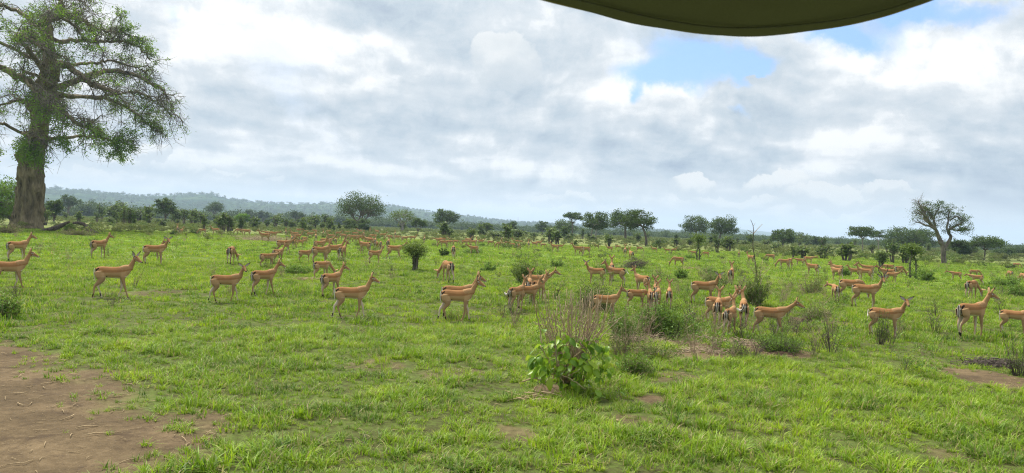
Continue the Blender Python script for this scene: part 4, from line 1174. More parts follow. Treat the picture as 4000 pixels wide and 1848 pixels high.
TREES = [
 # name, px trunk, foot py (None: use Y), Y, top py, crown left px, right px, crown underside py, label, options
 ('wide_crowned_tree', 1398, 905, None, 763, 1311, 1500, 852, 'broad domed tree with thick forked grey trunk, largest of the middle distance', dict(clumps=34, tr=.55, fork=.20, limbs=5, nleaf=9000, leaf=.30, mats=('bark', 'tree_leaf'), shape='round')),
 ('thin_crowned_tree', 1573, 903, 230, 825, 1516, 1618, 862, 'pale half-bare tree just right of the broad domed tree', dict(clumps=18, tr=.38, fork=.3, nleaf=2600, leaf=.32, mats=('pale_bark', 'shrub_leaf'), open_=.25)),
 ('round_tree', 1741, 893, 250, 822, 1694, 1786, 873, 'dense round dark tree against the low end of the hills', dict(clumps=24, tr=.4, fork=.28, nleaf=5200, leaf=.36, mats=('bark', 'tree_leaf'))),
 ('hazy_tree', 835, 862, 420, 791, 800, 872, 832, 'round tree rising over the sapling belt in front of the wooded ridge', dict(clumps=18, tr=.5, fork=.35, nleaf=3000, leaf=.55, mats=('bark', 'far_leaf'))),
 ('hazy_tree', 264, 855, 330, 763, 230, 302, 815, 'grey green tree right of the giant trunk, below the ridge', dict(clumps=18, tr=.5, fork=.35, nleaf=3000, leaf=.5, mats=('bark', 'far_leaf'))),
 ('leafy_tree', 645, 868, 190, 781, 606, 682, 842, 'dark leafy tree standing up out of the left sapling belt', dict(clumps=20, tr=.3, fork=.3, nleaf=3600, leaf=.32, mats=('bark', 'tree_leaf'))),
 ('leafy_tree', 210, 862, 150, 784, 178, 246, 842, 'low bushy tree immediately right of the giant trunk', dict(clumps=18, tr=.22, fork=.22, nleaf=3200, leaf=.26, mats=('bark', 'tree_leaf'))),
 ('bright_bush_tree', 944, 875, 200, 837, 917, 975, 868, 'rounded bright green small tree right of the sapling belt', dict(clumps=15, tr=.2, fork=.2, nleaf=2600, leaf=.28, mats=('bark', 'bright_leaf'))),
 ('hazy_tree', 980, 866, 480, 823, 952, 1010, 856, 'left one of two dark hazy trees below the hill slope', dict(clumps=14, tr=.5, fork=.3, nleaf=2000, leaf=.6, mats=('bark', 'far_leaf'))),
 ('hazy_tree', 1027, 868, 480, 824, 1006, 1048, 856, 'right one of two dark hazy trees below the hill slope', dict(clumps=12, tr=.5, fork=.3, nleaf=1800, leaf=.6, mats=('bark', 'far_leaf'))),
 ('hazy_tree', 1152, 872, 400, 824, 1128, 1186, 858, 'pale hazy tree midway between the bright small tree and the broad domed tree', dict(clumps=14, tr=.45, fork=.3, nleaf=2200, leaf=.5, mats=('bark', 'far_leaf'))),
 ('rounded_tree', 1898, 932, 215, 870, 1875, 1928, 905, 'rounded olive tree left of the centre, behind the far impalas', dict(clumps=14, tr=.25, fork=.35, nleaf=2400, leaf=.3, mats=('bark', 'shrub_leaf'))),
 ('dark_tree', 1998, 920, 260, 866, 1975, 2022, 905, 'dark tree with irregular top beside the centre saplings', dict(clumps=14, tr=.3, fork=.3, nleaf=2400, leaf=.36, mats=('bark', 'tree_leaf'))),
 ('round_tree', 2119, 918, 310, 867, 2091, 2148, 908, 'small round dark tree standing alone left of the umbrella trees', dict(clumps=15, tr=.35, fork=.3, nleaf=2800, leaf=.4, mats=('bark', 'tree_leaf'))),
 ('umbrella_tree', 2236, 930, 235, 832, 2196, 2275, 866, 'umbrella tree with dark flat crown at the left of its row', dict(clumps=18, tr=.22, fork=.55, nleaf=3600, leaf=.3, mats=('bark', 'tree_leaf'), shape='umbrella')),
 ('rounded_tree', 2205, 927, 260, 862, 2162, 2252, 908, 'low dark tree tucked under the leftmost umbrella tree', dict(clumps=18, tr=.3, fork=.3, nleaf=3600, leaf=.36, mats=('bark', 'far_leaf'))),
 ('umbrella_tree', 2308, 942, None, 826, 2274, 2382, 895, 'umbrella tree with pale straight trunk, second in its row', dict(clumps=26, tr=.20, fork=.5, nleaf=6000, leaf=.28, mats=('pale_bark', 'tree_leaf'), shape='layers', open_=.1)),
 ('umbrella_tree', 2328, 926, 225, 850, 2290, 2372, 898, 'fresh green tree half behind the pale straight trunk', dict(clumps=20, tr=.22, fork=.45, nleaf=4000, leaf=.3, mats=('pale_bark', 'shrub_leaf'))),
 ('umbrella_tree', 2444, 945, None, 822, 2376, 2500, 898, 'dark spreading tree with thick dark trunk, third in the umbrella row', dict(clumps=30, tr=.34, fork=.48, nleaf=8000, leaf=.28, mats=('bark', 'tree_leaf'))),
 ('leaning_tree', 2528, 962, None, 818, 2450, 2574, 905, 'tree with leaning reddish trunk and open tiered crown', dict(clumps=26, tr=.24, fork=.52, nleaf=6000, leaf=.22, mats=('bark', 'tree_leaf'), lean=-.14, shape='layers')),
 ('savanna_tree', 2722, 944, 235, 845, 2660, 2772, 912, 'left one of the twin broad green trees right of the leaning tree', dict(clumps=28, tr=.30, fork=.38, nleaf=7000, leaf=.30, mats=('bark', 'tree_leaf'))),
 ('savanna_tree', 2810, 958, None, 849, 2766, 2884, 918, 'right one of the twin broad green trees right of the leaning tree', dict(clumps=28, tr=.27, fork=.40, nleaf=7000, leaf=.28, mats=('bark', 'tree_leaf'))),
 ('savanna_tree', 3060, 974, 185, 896, 3008, 3108, 947, 'flat domed dark tree right of the tall dead sapling', dict(clumps=24, tr=.25, fork=.4, nleaf=5200, leaf=.28, mats=('bark', 'tree_leaf'))),
 ('savanna_tree', 3128, 966, 260, 909, 3100, 3164, 950, 'brownish thinner tree behind the flat domed dark tree', dict(clumps=16, tr=.25, fork=.4, nleaf=2200, leaf=.34, mats=('bark', 'shrub_leaf'), open_=.2)),
 ('savanna_tree', 3182, 970, 250, 928, 3150, 3212, 960, 'low dark rounded tree right of the brownish thinner tree', dict(clumps=14, tr=.25, fork=.3, nleaf=2600, leaf=.36, mats=('bark', 'far_leaf'))),
 ('umbrella_tree', 3374, 988, None, 885, 3318, 3416, 945, 'lopsided umbrella tree with yellowish trunk', dict(clumps=20, tr=.16, fork=.52, nleaf=4200, leaf=.24, mats=('pale_bark', 'tree_leaf'), shape='umbrella')),
 ('umbrella_tree', 3434, 980, 180, 900, 3398, 3462, 945, 'small sparse umbrella tree with pale branches', dict(clumps=14, tr=.14, fork=.45, nleaf=1300, leaf=.26, mats=('pale_bark', 'tree_leaf'), shape='umbrella')),
 ('savanna_tree', 3530, 990, 190, 896, 3456, 3610, 962, 'wide dark tree mass left of the forked half-bare tree', dict(clumps=34, tr=.3, fork=.42, nleaf=9000, leaf=.28, mats=('bark', 'tree_leaf'))),
 ('savanna_tree', 3600, 992, 200, 900, 3560, 3668, 965, 'dark tree directly behind the forked half-bare tree', dict(clumps=26, tr=.3, fork=.42, nleaf=6000, leaf=.28, mats=('bark', 'tree_leaf'))),
 ('round_tree', 3752, 1012, None, 938, 3714, 3790, 998, 'dense dark round tree right of the forked half-bare tree', dict(clumps=18, tr=.16, fork=.25, nleaf=4600, leaf=.22, mats=('bark', 'tree_leaf'))),
 ('umbrella_tree', 3848, 1016, None, 930, 3788, 3924, 975, 'wide flat-topped thorn tree near the right edge', dict(clumps=26, tr=.14, fork=.45, nleaf=5000, leaf=.20, mats=('bark', 'tree_leaf'), shape='umbrella')),
 ('savanna_tree', 3925, 1010, 180, 972, 3888, 3965, 1000, 'hazy dark tree right of the flat-topped thorn tree', dict(clumps=16, tr=.2, fork=.35, nleaf=3000, leaf=.3, mats=('bark', 'far_leaf'))),
 ('savanna_tree', 3990, 1012, 185, 975, 3950, 4040, 1002, 'hazy dark tree cut by the right edge', dict(clumps=16, tr=.2, fork=.35, nleaf=3000, leaf=.3, mats=('bark', 'far_leaf'))),
 ('broad_leaved_tree', -20, 880, 112, 694, -160, 76, 842, 'bright green tree behind the giant trunk at the left edge', dict(clumps=34, tr=.35, fork=.25, nleaf=9000, leaf=.26, mats=('bark', 'big_leaf'))),
 ('rounded_tree', 40, 878, 120, 790, -20, 85, 860, 'lower olive tree touching the left side of the giant trunk', dict(clumps=18, tr=.2, fork=.25, nleaf=3500, leaf=.24, mats=('bark', 'shrub_leaf'))),
 ('dark_bush_tree', 1632, 895, 170, 856, 1604, 1664, 890, 'dark leafy bush tree right of the thin pale tree', dict(clumps=12, tr=.14, fork=.2, nleaf=2400, leaf=.22, mats=('bark', 'tree_leaf'))),
 ('dark_bush_tree', 1362, 904, 182, 853, 1337, 1393, 900, 'olive bush at the left foot of the broad domed tree', dict(clumps=14, tr=.12, fork=.15, nleaf=2800, leaf=.22, mats=('bark', 'shrub_leaf'))),
 ('dark_bush_tree', 1418, 903, 184, 856, 1388, 1447, 902, 'dark green bush wrapped round the trunk of the broad domed tree', dict(clumps=14, tr=.12, fork=.15, nleaf=3400, leaf=.22, mats=('bark', 'tree_leaf'))),
]
for k, (nm, px, foot, Yd, top, cl, crr, under, lab, o) in enumerate(TREES):
    o = dict(o); mats = o.pop('mats')
    Y_ = Yd or depth_of(px, foot)
    h = at(px, top, Y_).z - gz(at(px, foot, Y_).x, Y_)
    w = (crr - cl) / F * Y_
    fork = o.get('fork', .35)
    lo = (at(px, under, Y_).z) / h
    lean = o.pop('lean', 0) + ((cl + crr) / 2 - px) / F * Y_ / h * .9
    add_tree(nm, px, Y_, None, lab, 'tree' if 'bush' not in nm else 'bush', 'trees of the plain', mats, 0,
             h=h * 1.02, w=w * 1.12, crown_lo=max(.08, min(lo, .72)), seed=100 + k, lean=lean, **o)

# ---------------------------------------------------------------- the giant tree at the left
YT = 96.0
def T(px, py, dy=0.0): return np.array(at(px, py, YT)) * np.array((1, 1, 1)) + np.array((0, dy, 0))
rt = np.random.default_rng(5)
giant = empty('giant_tree', tuple(T(112, 893) * np.array((1, 1, 0)) + np.array((0, 0, gz(T(112, 893)[0], YT)))))
GO = np.array(giant.location)
mpp = YT / F
prof_ = [(905, 106, 160), (890, 108, 146), (870, 110, 130), (840, 113, 121), (800, 116, 114), (760, 119, 112), (720, 123, 107), (690, 122, 112), (660, 119, 106), (645, 124, 100), (622, 119, 112), (603, 121, 114), (586, 134, 90), (560, 144, 78), (520, 150, 76), (480, 155, 76), (430, 158, 78), (380, 165, 80), (335, 176, 92), (300, 186, 70), (250, 190, 56), (200, 193, 46), (150, 192, 36), (110, 190, 34)]
Gt = Geo()
n_ = 170
pp = np.array([T(cx, y) - GO for y, cx, w in prof_]); ww = np.array([w for _, _, w in prof_]) / 2 * mpp * .82
Q = bez(pp, n_); rr = np.interp(np.linspace(0, len(pp) - 1, n_), np.arange(len(pp)), ww)
NS = 96
th = np.linspace(0, 2 * np.pi, NS, endpoint=False)
zz_ = Q[:, 2][:, None]
fl = 1 + .055 * np.sin(th * 5 + 1.3) * np.exp(-zz_ / 6) + .05 * np.sin(th * 9 + zz_ * .35) * np.exp(-zz_ / 9)
tn = fbm(th[None, :] * 5.2 + 0 * zz_, zz_ * 0.35 + 0 * th[None, :], 5, 4) - .5
tk = fbm(th[None, :] * 1.9 + 9, zz_ * 0.8, 12, 3)
rd = 1 - 2 * abs(fbm(th[None, :] * 8 + .25 * np.sin(zz_ * .9), zz_ * .28 + 0 * th[None, :], 77, 3) - .5)
fl = fl + .16 * (rd - .8) + .30 * tn + .14 * sstep(.60, .75, tk) - .10 * sstep(.40, .28, tk)
X_ = Q[:, None, :] + (rr[:, None] * fl)[..., None] * (np.cos(th)[None, :, None] * np.array((1, 0, 0)) + np.sin(th)[None, :, None] * np.array((0, 1, 0)))
i = np.arange(n_ - 1)[:, None] * NS; j = np.arange(NS)[None, :]; jn = (j + 1) % NS
Gt.add(X_.reshape(-1, 3), np.stack([i + j, i + jn, i + NS + jn, i + NS + j], -1).reshape(-1, 4))
Gt.build('trunk', M['big_bark'], giant, True)
# main limbs: pixel paths with a depth offset at each point
LIMBS = [
 (34, 12, [(200, 335, 0), (240, 287, -1), (295, 264, -2.5), (383, 280, -4), (479, 320, -5), (559, 360, -5.5), (640, 383, -6), (690, 400, -6)], 'r'),
 (30, 9, [(185, 400, 0), (240, 405, -3), (335, 432, -6), (415, 448, -7), (495, 488, -8), (560, 528, -8), (620, 515, -8)], 'r'),
 (26, 8, [(195, 350, 0), (270, 300, 2), (360, 255, 5), (450, 235, 7), (540, 262, 8), (620, 300, 9), (660, 340, 9)], 'r'),
 (30, 12, [(192, 120, 0), (186, 85, 0), (205, 58, 1), (240, 46, 1), (290, 48, 2), (330, 60, 3), (345, 95, 4), (350, 130, 5)], 't'),
 (24, 10, [(235, 46, 0), (256, 25, -1), (262, -10, -2), (255, -60, -2), (270, -120, -3)], 't'),
 (16, 5, [(262, -5, -1), (330, -20, -3), (410, 5, -4), (460, 35, -5), (490, 55, -5)], 't'),
 (32, 10, [(165, 350, 0), (120, 315, -2), (70, 282, -3), (20, 268, -4), (-60, 265, -4), (-160, 245, -5)], 'l'),
 (26, 8, [(150, 470, 0), (110, 440, 2), (60, 415, 3), (0, 378, 4), (-80, 370, 5), (-180, 390, 5)], 'l'),
 (20, 6, [(188, 150, 0), (150, 90, -2), (100, 60, -4), (40, 58, -5), (-40, 70, -6)], 't'),
 (18, 6, [(185, 200, 0), (120, 160, 3), (60, 140, 5), (0, 150, 7), (-90, 165, 8)], 'l'),
 (20, 6, [(192, 230, 0), (250, 180, -4), (330, 150, -6), (420, 135, -8), (500, 150, -9), (560, 180, -9), (600, 225, -9)], 'u'),
 (18, 6, [(190, 160, 0), (240, 130, 4), (320, 110, 7), (400, 100, 8), (470, 110, 9), (540, 160, 10)], 'u'),
 (22, 8, [(175, 520, 0), (205, 495, -2), (225, 470, -2), (235, 435, -3), (250, 425, -3)], 's'),
 (18, 6, [(178, 500, 0), (215, 505, -4), (245, 490, -5)], 's'),
 (16, 5, [(165, 560, 0), (230, 545, -5), (300, 555, -8), (360, 568, -9), (420, 588, -9)], 'd'),
 (14, 5, [(160, 540, 0), (230, 520, 4), (300, 510, 7), (370, 520, 8), (440, 530, 9)], 'd'),
 (14, 5, [(130, 540, 0), (80, 500, -3), (20, 490, -4), (-60, 500, -5)], 'd'),
 (20, 7, [(190, 300, 0), (230, 240, -6), (290, 215, -9), (370, 220, -11), (450, 260, -12), (520, 300, -12)], 'r'),
 (14, 5, [(200, 335, 0), (260, 330, -7), (340, 345, -10), (420, 400, -12), (480, 450, -12), (540, 500, -12)], 'r'),
 (14, 5, [(200, 360, 0), (270, 350, 6), (350, 310, 10), (440, 300, 12), (530, 340, 13), (600, 390, 13)], 'r'),
 (14, 5, [(190, 250, 0), (240, 200, 7), (310, 170, 10), (400, 180, 12), (480, 210, 12)], 'u'),
 (14, 5, [(190, 260, 0), (140, 220, -6), (80, 200, -9), (20, 210, -11), (-60, 230, -12)], 'u'),
 (14, 5, [(170, 380, 0), (120, 350, 6), (60, 330, 9), (0, 320, 11)], 'l'),
 (12, 4, [(300, 48, 2), (360, 70, 6), (420, 60, 8), (470, 80, 9)], 't'),
 (12, 4, [(200, 58, 1), (150, 40, 4), (90, 20, 6), (30, 10, 7)], 't'),
 (18, 6, [(175, 380, 0), (230, 350, 5), (310, 340, 9), (390, 370, 11), (460, 420, 12), (520, 450, 12)], 'r'),
]
Lf = Geo(); Tw = Geo(); ZCL = float(T(150, 300)[2])
for r0, r1, pts, kind in LIMBS:
    P = np.array([T(112 + (x - 112) * (.77 if abs(x - 150) > 120 else 1.0), y, dy) - GO for x, y, dy in pts])
    n = len(pts) * 5; Q = bez(P, n) + rt.normal(size=(n, 3)) * .10
    r = np.linspace(r0, r1, n) / 2 * mpp
    B = Geo(); B.tube(Q, r, 8, bump=.10, rng=rt); B.build('branch', M['big_bark'], giant, True)
    start = {'s': .6, 'd': .40, 'r': .34}.get(kind, .30)
    nb = {'r': 28, 't': 14, 'l': 18, 'u': 22, 's': 6, 'd': 18}[kind]
    for b in range(nb):
        u = start + (1 - start) * (b + rt.random()) / nb
        k = min(n - 2, int(u * n)); p = Q[k]; tdir = Q[k + 1] - Q[k - 1]; tdir /= np.linalg.norm(tdir)
        dr = tdir * .8 + rt.normal(size=3) * .75 + np.array((0, 0, .12 if kind in 'tu' else .0)); dr /= np.linalg.norm(dr)
        L1 = (1.7 + 2.6 * rt.random()) * (1.2 - .66 * u)
        end = p + dr * L1; end[2] -= (.25 if kind in 'rd' else .05) * L1 * rt.random() * 1.6
        ax_ = np.interp(end[2], pp[:, 2], pp[:, 0])          # keep the bole itself clear of shoots
        if end[2] < ZCL and abs(end[0] - ax_) < 2.6: continue
        mid = (p + end) / 2 + rt.normal(size=3) * .25 + np.array((0, 0, .18 * L1))
        q1 = bez([p, mid, end], 7); Tw.tube(q1, np.linspace(.070, .030, 7), 4, cap=False)
        for c in range(6):
            s = q1[1 + rt.integers(6)]; d2 = dr * .5 + rt.normal(size=3) * .8; d2 /= np.linalg.norm(d2)
            L2 = .9 + 1.5 * rt.random(); e2 = s + d2 * L2; e2[2] -= .35 * L2 * (1.0 if kind in 'rd' else .4)
            q2 = bez([s, (s + e2) / 2 + rt.normal(size=3) * .12 + np.array((0, 0, .1)), e2], 5); Tw.tube(q2, np.linspace(.036, .018, 5), 3, cap=False)
            for c3 in range(3):
                s3 = q2[1 + rt.integers(4)]; e3 = s3 + (d2 * .4 + rt.normal(size=3) * .6) * .8 - np.array((0, 0, .25))
                Tw.tube(np.array([s3, (s3 + e3) / 2 + rt.normal(size=3) * .05, e3]), [.020, .015, .010], 3, cap=False)
            # leaves: thick in some parts of the crown, almost none in others
            w_ = e2 + GO
            dens = fbm(np.array([w_[0] * .42 + w_[2] * .2]), np.array([w_[2] * .42 + w_[1] * .13]), 41, 2)[0]
            lush = {'r': .10, 't': .13, 'l': .14, 'u': .25, 's': .2, 'd': .42}[kind]
            m = int(rt.poisson(3 * lush)) if dens < .50 else int(rt.poisson(150 * lush * min(1.3, (dens - .46) * 9)))
            if m:
                pos = s + (e2 - s) * rt.random((m, 1)) ** .6 + rt.normal(size=(m, 3)) * np.array((.30, .30, .22))
                Lf.leaves(pos, .27, rt, np.clip(.30 + .35 * rt.random(m) + .9 * (dens - .45), 0, 1), flat=.1, aspect=2.2, droop=.5)
Tw.build('twigs', M['bark'], giant)['kind'] = 'stuff'
lv = Lf.build('foliage', M['big_leaf'], giant); lv['kind'] = 'stuff'
# dry grass and suckers round the foot
tag(giant, 'giant old tree with thick gnarled brown trunk and sparse drooping crown, far left', 'tree')

# ---------------------------------------------------------------- the forked half-bare tree at the right
YF = depth_of(3685, 1030); mf = YF / F
forked = empty('forked_tree', (at(3685, 1030, YF).x, YF, gz(at(3685, 1030, YF).x, YF)))
FO = np.array(forked.location)
def TF(px, py, dy=0.0): return np.array(at(px, py, YF)) + np.array((0, dy, 0)) - FO
Wf = Geo(); Tf = Geo(); Lf = Geo(); rt = np.random.default_rng(31)
for r0, r1, pts, leafy in [
    (20, 15, [(3687, 1036, 0), (3685, 1000, 0), (3683, 965, 0), (3676, 940, 0)], 0),
    (15, 6, [(3678, 955, 0), (3664, 920, 0), (3650, 897, -.3), (3632, 880, -.5), (3612, 860, -.8), (3590, 838, -1), (3570, 822, -1)], .25),
    (14, 6, [(3680, 950, 0), (3668, 915, .3), (3662, 890, .5), (3664, 868, .8), (3655, 845, .8), (3640, 825, 1)], .9),
    (14, 7, [(3688, 975, 0), (3702, 950, 0), (3714, 925, 0), (3708, 908, .2), (3716, 893, .2), (3740, 880, 0), (3760, 870, 0)], 1.2),
    (8, 4, [(3710, 908, 0), (3706, 890, .4), (3714, 870, .6), (3720, 845, .8), (3728, 825, 1)], 1.2),
    (9, 3, [(3645, 895, -.3), (3620, 885, -.8), (3592, 880, -1.2), (3570, 872, -1.5), (3552, 868, -1.6)], .10),
    (8, 3, [(3612, 860, -.8), (3604, 838, -.6), (3594, 815, -.5), (3584, 800, -.5), (3577, 786, -.5)], .0),
    (8, 3, [(3640, 880, .3), (3628, 850, .9), (3622, 826, 1.1), (3618, 806, 1.2)], .9),
    (8, 3, [(3660, 870, .6), (3672, 850, 1.3), (3682, 830, 1.4), (3690, 815, 1.2)], 1.3),
    (7, 3, [(3655, 880, .5), (3640, 860, 1.6), (3648, 835, 2.0), (3660, 812, 2.0)], 1.2),
    (7, 3, [(3590, 838, -1), (3570, 838, -1.3), (3556, 832, -1.4)], .2),
    (6, 3, [(3716, 893, .3), (3735, 900, -.4), (3752, 898, -.7)], 1.0),
    (6, 3, [(3724, 860, .6), (3745, 846, .5), (3765, 858, .4)], 1.2)]:
    P = np.array([TF(x, y, dy) for x, y, dy in pts]); n = len(pts) * 4
    Q = bez(P, n); Wf.tube(Q, np.linspace(r0, r1, n) / 2 * mf, 7, bump=.07, rng=rt)
    for b in range(0 if r0 > 20 else 17):
        k = int(n * (.35 + .62 * (b + rt.random()) / 17)); k = min(k, n - 2); p = Q[k]
        d = Q[k + 1] - Q[k - 1]; d /= np.linalg.norm(d); d = d + rt.normal(size=3) * .7; d /= np.linalg.norm(d)
        L1 = .45 + .8 * rt.random(); e = p + d * L1; q1 = bez([p, (p + e) / 2 + rt.normal(size=3) * .07 + np.array((0, 0, .06)), e], 5)
        Tf.tube(q1, np.linspace(.028, .010, 5), 3, cap=False)
        for c in range(3):
            s = q1[1 + rt.integers(4)]; e2 = s + (d * .5 + rt.normal(size=3) * .6) * .4; Tf.tube(np.array([s, e2]), [.012, .006], 3, cap=False)
            m = int(rt.poisson(15 * leafy))
            if m: Lf.leaves(e2 + rt.normal(size=(m, 3)) * np.array((.16, .16, .10)), .13, rt, np.clip(.3 + .5 * rt.random(m), 0, 1), aspect=1.8)
Wf.build('trunk', M['bark'], forked, True); Tf.build('twigs', M['bark'], forked)['kind'] = 'stuff'; Lf.build('foliage', M['tree_leaf'], forked)['kind'] = 'stuff'
tag(forked, 'forked pale-trunked tree, half bare with a leafless spike at its top left', 'tree')

# ---------------------------------------------------------------- saplings: leafy upright stems
def sapling_mesh(seed, h=1.0, w=.45, lo=.30, stems=4, nleaf=520, leaf=.075, bare=False, leaf2=None):
    rng = np.random.default_rng(seed); W = Geo(); L = Geo()
    for s in range(stems):
        a = rng.random() * 6.283; sp = w * .40 * rng.random()
        x0, y0 = .05 * math.cos(a), .05 * math.sin(a)
        top = np.array((sp * math.cos(a), sp * math.sin(a), h * (.72 + .28 * rng.random())))
        Q = bez([(x0, y0, -.03), (x0 * 1.5 + rng.normal() * .03, y0 * 1.5 + rng.normal() * .03, h * .35), top * np.array((.8, .8, .7)) + rng.normal(size=3) * .02, top], 8)
        W.tube(Q, np.linspace(.030, .009, 8), 5, cap=False)
        nb = 7
        for b in range(nb):
            k = 2 + int(5 * (b + rng.random()) / nb); p = Q[k] if k < 8 else Q[-1]
            aa = rng.random() * 6.283; ll = w * (.22 + .35 * rng.random())
            e = p + np.array((math.cos(aa) * ll, math.sin(aa) * ll, ll * (.3 + .6 * rng.random())))
            W.tube(np.array([p, (p + e) / 2 + rng.normal(size=3) * .01, e]), [.010, .007, .004], 3, cap=False)
            m = int(nleaf / (stems * nb))
            if p[2] > lo * h * (.6 + .6 * rng.random()) and not bare:
                c = p + (e - p) * rng.random((m, 1)) ** .5 + rng.normal(size=(m, 3)) * np.array((.055, .055, .05)) * (w / .45)
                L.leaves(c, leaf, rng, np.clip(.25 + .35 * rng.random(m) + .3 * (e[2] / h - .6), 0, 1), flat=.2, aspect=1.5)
    return W, L
SAP = []
for sd_ in range(9):
    W, L = sapling_mesh(400 + sd_, 1.0, .32 + .05 * (sd_ % 4), [.30, .18, .45, .12][sd_ % 4], 3 + sd_ % 3, 620 if sd_ % 3 else 380, .078)
    SAP.append((W.mesh('stems', M['bark'], True), L.mesh('leaves', M['shrub_leaf']), L.mesh('leaves', M['tree_leaf'])))
def sapling(px, foot, top, width, kind, leafkind=1, Yd=None, label=None, group='saplings standing in the grass', name='sapling', cat='sapling'):
    Y_ = Yd or depth_of(px, foot)
    p = at(px, foot, Y_); z = gz(p.x, Y_); h = max(.5, at(px, top, Y_).z - z)
    o = empty(name, (p.x, Y_, z), (px * 1.7) % 6.28)
    wd = width / F * Y_
    o.scale = (wd / .42, wd / .42, h)
    link_mesh('stems', SAP[kind][0], o); link_mesh('leaves', SAP[kind][leafkind], o)
    return tag(o, label, cat, group)
SAPL = [  # px, foot, top, width, label
 (393, 865, 797, 34, 'dark slender sapling above the curved fallen log'), (441, 868, 792, 48, 'pale branching sapling left of the middle of the left belt'),
 (472, 866, 788, 46, 'tall thin sapling in the middle of the left belt'), (540, 876, 806, 50, 'sapling with bare twisted branches in the left belt'), (580, 880, 800, 46, 'thick bushy sapling just left of the dark leafy tree'),
 (690, 878, 812, 40, 'sapling right after the dark leafy tree'), (722, 884, 818, 38, 'thin sapling, first of two right of the dark leafy tree'), (752, 885, 818, 36, 'thin sapling, second of two right of the dark leafy tree'), (782, 882, 826, 44, 'twisted sapling below the round hazy tree'),
 (865, 878, 832, 40, 'bushy sapling right of the round hazy tree'), (910, 886, 850, 24, 'small sapling just left of the bright small tree'),
 (1080, 893, 838, 40, 'bent sapling with a head at its left, right of the brushwood heap'), (1118, 898, 846, 44, 'bushy sapling right of the bent one'), (1148, 895, 866, 28, 'small sapling below the pale hazy tree'),
 (1228, 897, 838, 46, 'left one of two matching round-headed saplings'), (1277, 898, 838, 46, 'right one of two matching round-headed saplings'), (1190, 890, 850, 34, 'thin sapling left of the two matching round-headed saplings'),
 (1733, 938, 861, 50, 'tall yellowish sapling in front of the dense round dark tree'), (1755, 935, 885, 34, 'shorter sapling leaning on the tall yellowish sapling'), (1570, 905, 860, 30, 'slim sapling below the thin pale tree'),
 (1842, 942, 890, 34, 'slim sapling left of the rounded olive tree'), (1937, 938, 902, 44, 'bushy low sapling right of the rounded olive tree'), (1978, 948, 874, 44, 'straight sapling left of the dark irregular tree'), (2020, 938, 893, 54, 'spreading dark sapling below the dark irregular tree'),
 (2089, 942, 909, 34, 'small yellow green sapling left of the two leafy ones'), (2148, 952, 892, 46, 'left one of two tall leafy saplings before the small round dark tree'), (2176, 954, 896, 44, 'right one of two tall leafy saplings before the small round dark tree'),
 (2222, 948, 915, 40, 'low pale branching bush before the leftmost umbrella tree'), (2247, 962, 935, 14, 'tiny dark sapling behind the raised-head impala'), (2378, 964, 914, 38, 'yellow green sapling between the second and third umbrella trees'),
 (2575, 972, 925, 44, 'dark-stemmed sapling right of the leaning tree'), (2640, 962, 930, 30, 'small sapling left of the twin broad trees'), (2697, 958, 928, 30, 'thin bent sapling under the twin broad trees'), (2806, 988, 930, 46, 'gnarled sapling under the twin broad trees, left one'), (2845, 980, 925, 50, 'gnarled sapling under the twin broad trees, right one'),
 (2905, 966, 938, 46, 'dark thorny bush left of the tall dead sapling'), (3032, 986, 950, 34, 'sapling below the flat domed dark tree'), (3098, 1008, 958, 20, 'thin upright sapling left of the pale round bush'), (3135, 1008, 962, 60, 'pale round bush above the grazing pair'),
 (3213, 1012, 950, 46, 'dark round-topped sapling left of the wide one'), (3306, 1020, 947, 72, 'wide round-topped sapling with tangled stems'), (3442, 1046, 974, 50, 'dark leafy sapling above the horned ram'), (3486, 1028, 949, 50, 'left one of two domed saplings before the wide dark tree'), (3536, 1030, 958, 52, 'right one of two domed saplings before the wide dark tree'),
]
rs = random.Random(3)
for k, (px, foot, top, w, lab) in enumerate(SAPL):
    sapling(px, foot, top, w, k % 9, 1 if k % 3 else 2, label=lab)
# the belt of saplings behind, too many and too alike to describe one by one
belt = [(rs.uniform(150, 1330), rs.uniform(120, 230)) for _ in range(70)] + [(rs.uniform(1400, 4000), rs.uniform(150, 260)) for _ in range(44)]
MARKS = [(110, 'the giant tree'), (264, 'the hazy ridge-foot tree'), (393, 'the dark slender sapling'), (472, 'the tall thin sapling'), (580, 'the thick bushy sapling'), (645, 'the dark leafy tree'), (752, 'the thin sapling pair'), (835, 'the round hazy tree'),
         (944, 'the bright small tree'), (1027, 'the two hazy trees'), (1118, 'the bushy bent saplings'), (1252, 'the two matching saplings'), (1398, 'the broad domed tree'), (1573, 'the half-bare tree'), (1741, 'the dense round tree'), (1898, 'the rounded olive tree'),
         (1998, 'the dark irregular tree'), (2119, 'the lone small round tree'), (2236, 'the leftmost umbrella tree'), (2308, 'the pale straight trunk'), (2444, 'the thick dark trunk'), (2528, 'the leaning trunk'), (2727, 'the ivy-clad sapling'), (2810, 'the twin broad trees'), (2941, 'the tall dead sapling'),
         (3060, 'the flat domed tree'), (3213, 'the dark round-topped sapling'), (3306, 'the wide round-topped sapling'), (3374, 'the lopsided umbrella tree'), (3486, 'the domed saplings'), (3566, 'the twin-stemmed sapling'), (3685, 'the forked tree'), (3752, 'the dense dark round tree'), (3848, 'the flat-topped thorn tree')]
placed = []
def near_mark(px):
    x, nm = min(MARKS, key=lambda t: abs(t[0] - px)); return nm, ('left' if px < x else 'right'), abs(px - x)
ranks = {}
for px, Yd in sorted(belt, key=lambda t: near_mark(t[0])[2]):
    nm, side, d = near_mark(px); ranks[(px, Yd)] = ranks.get((nm, side), 0) + 1; ranks[(nm, side)] = ranks[(px, Yd)]
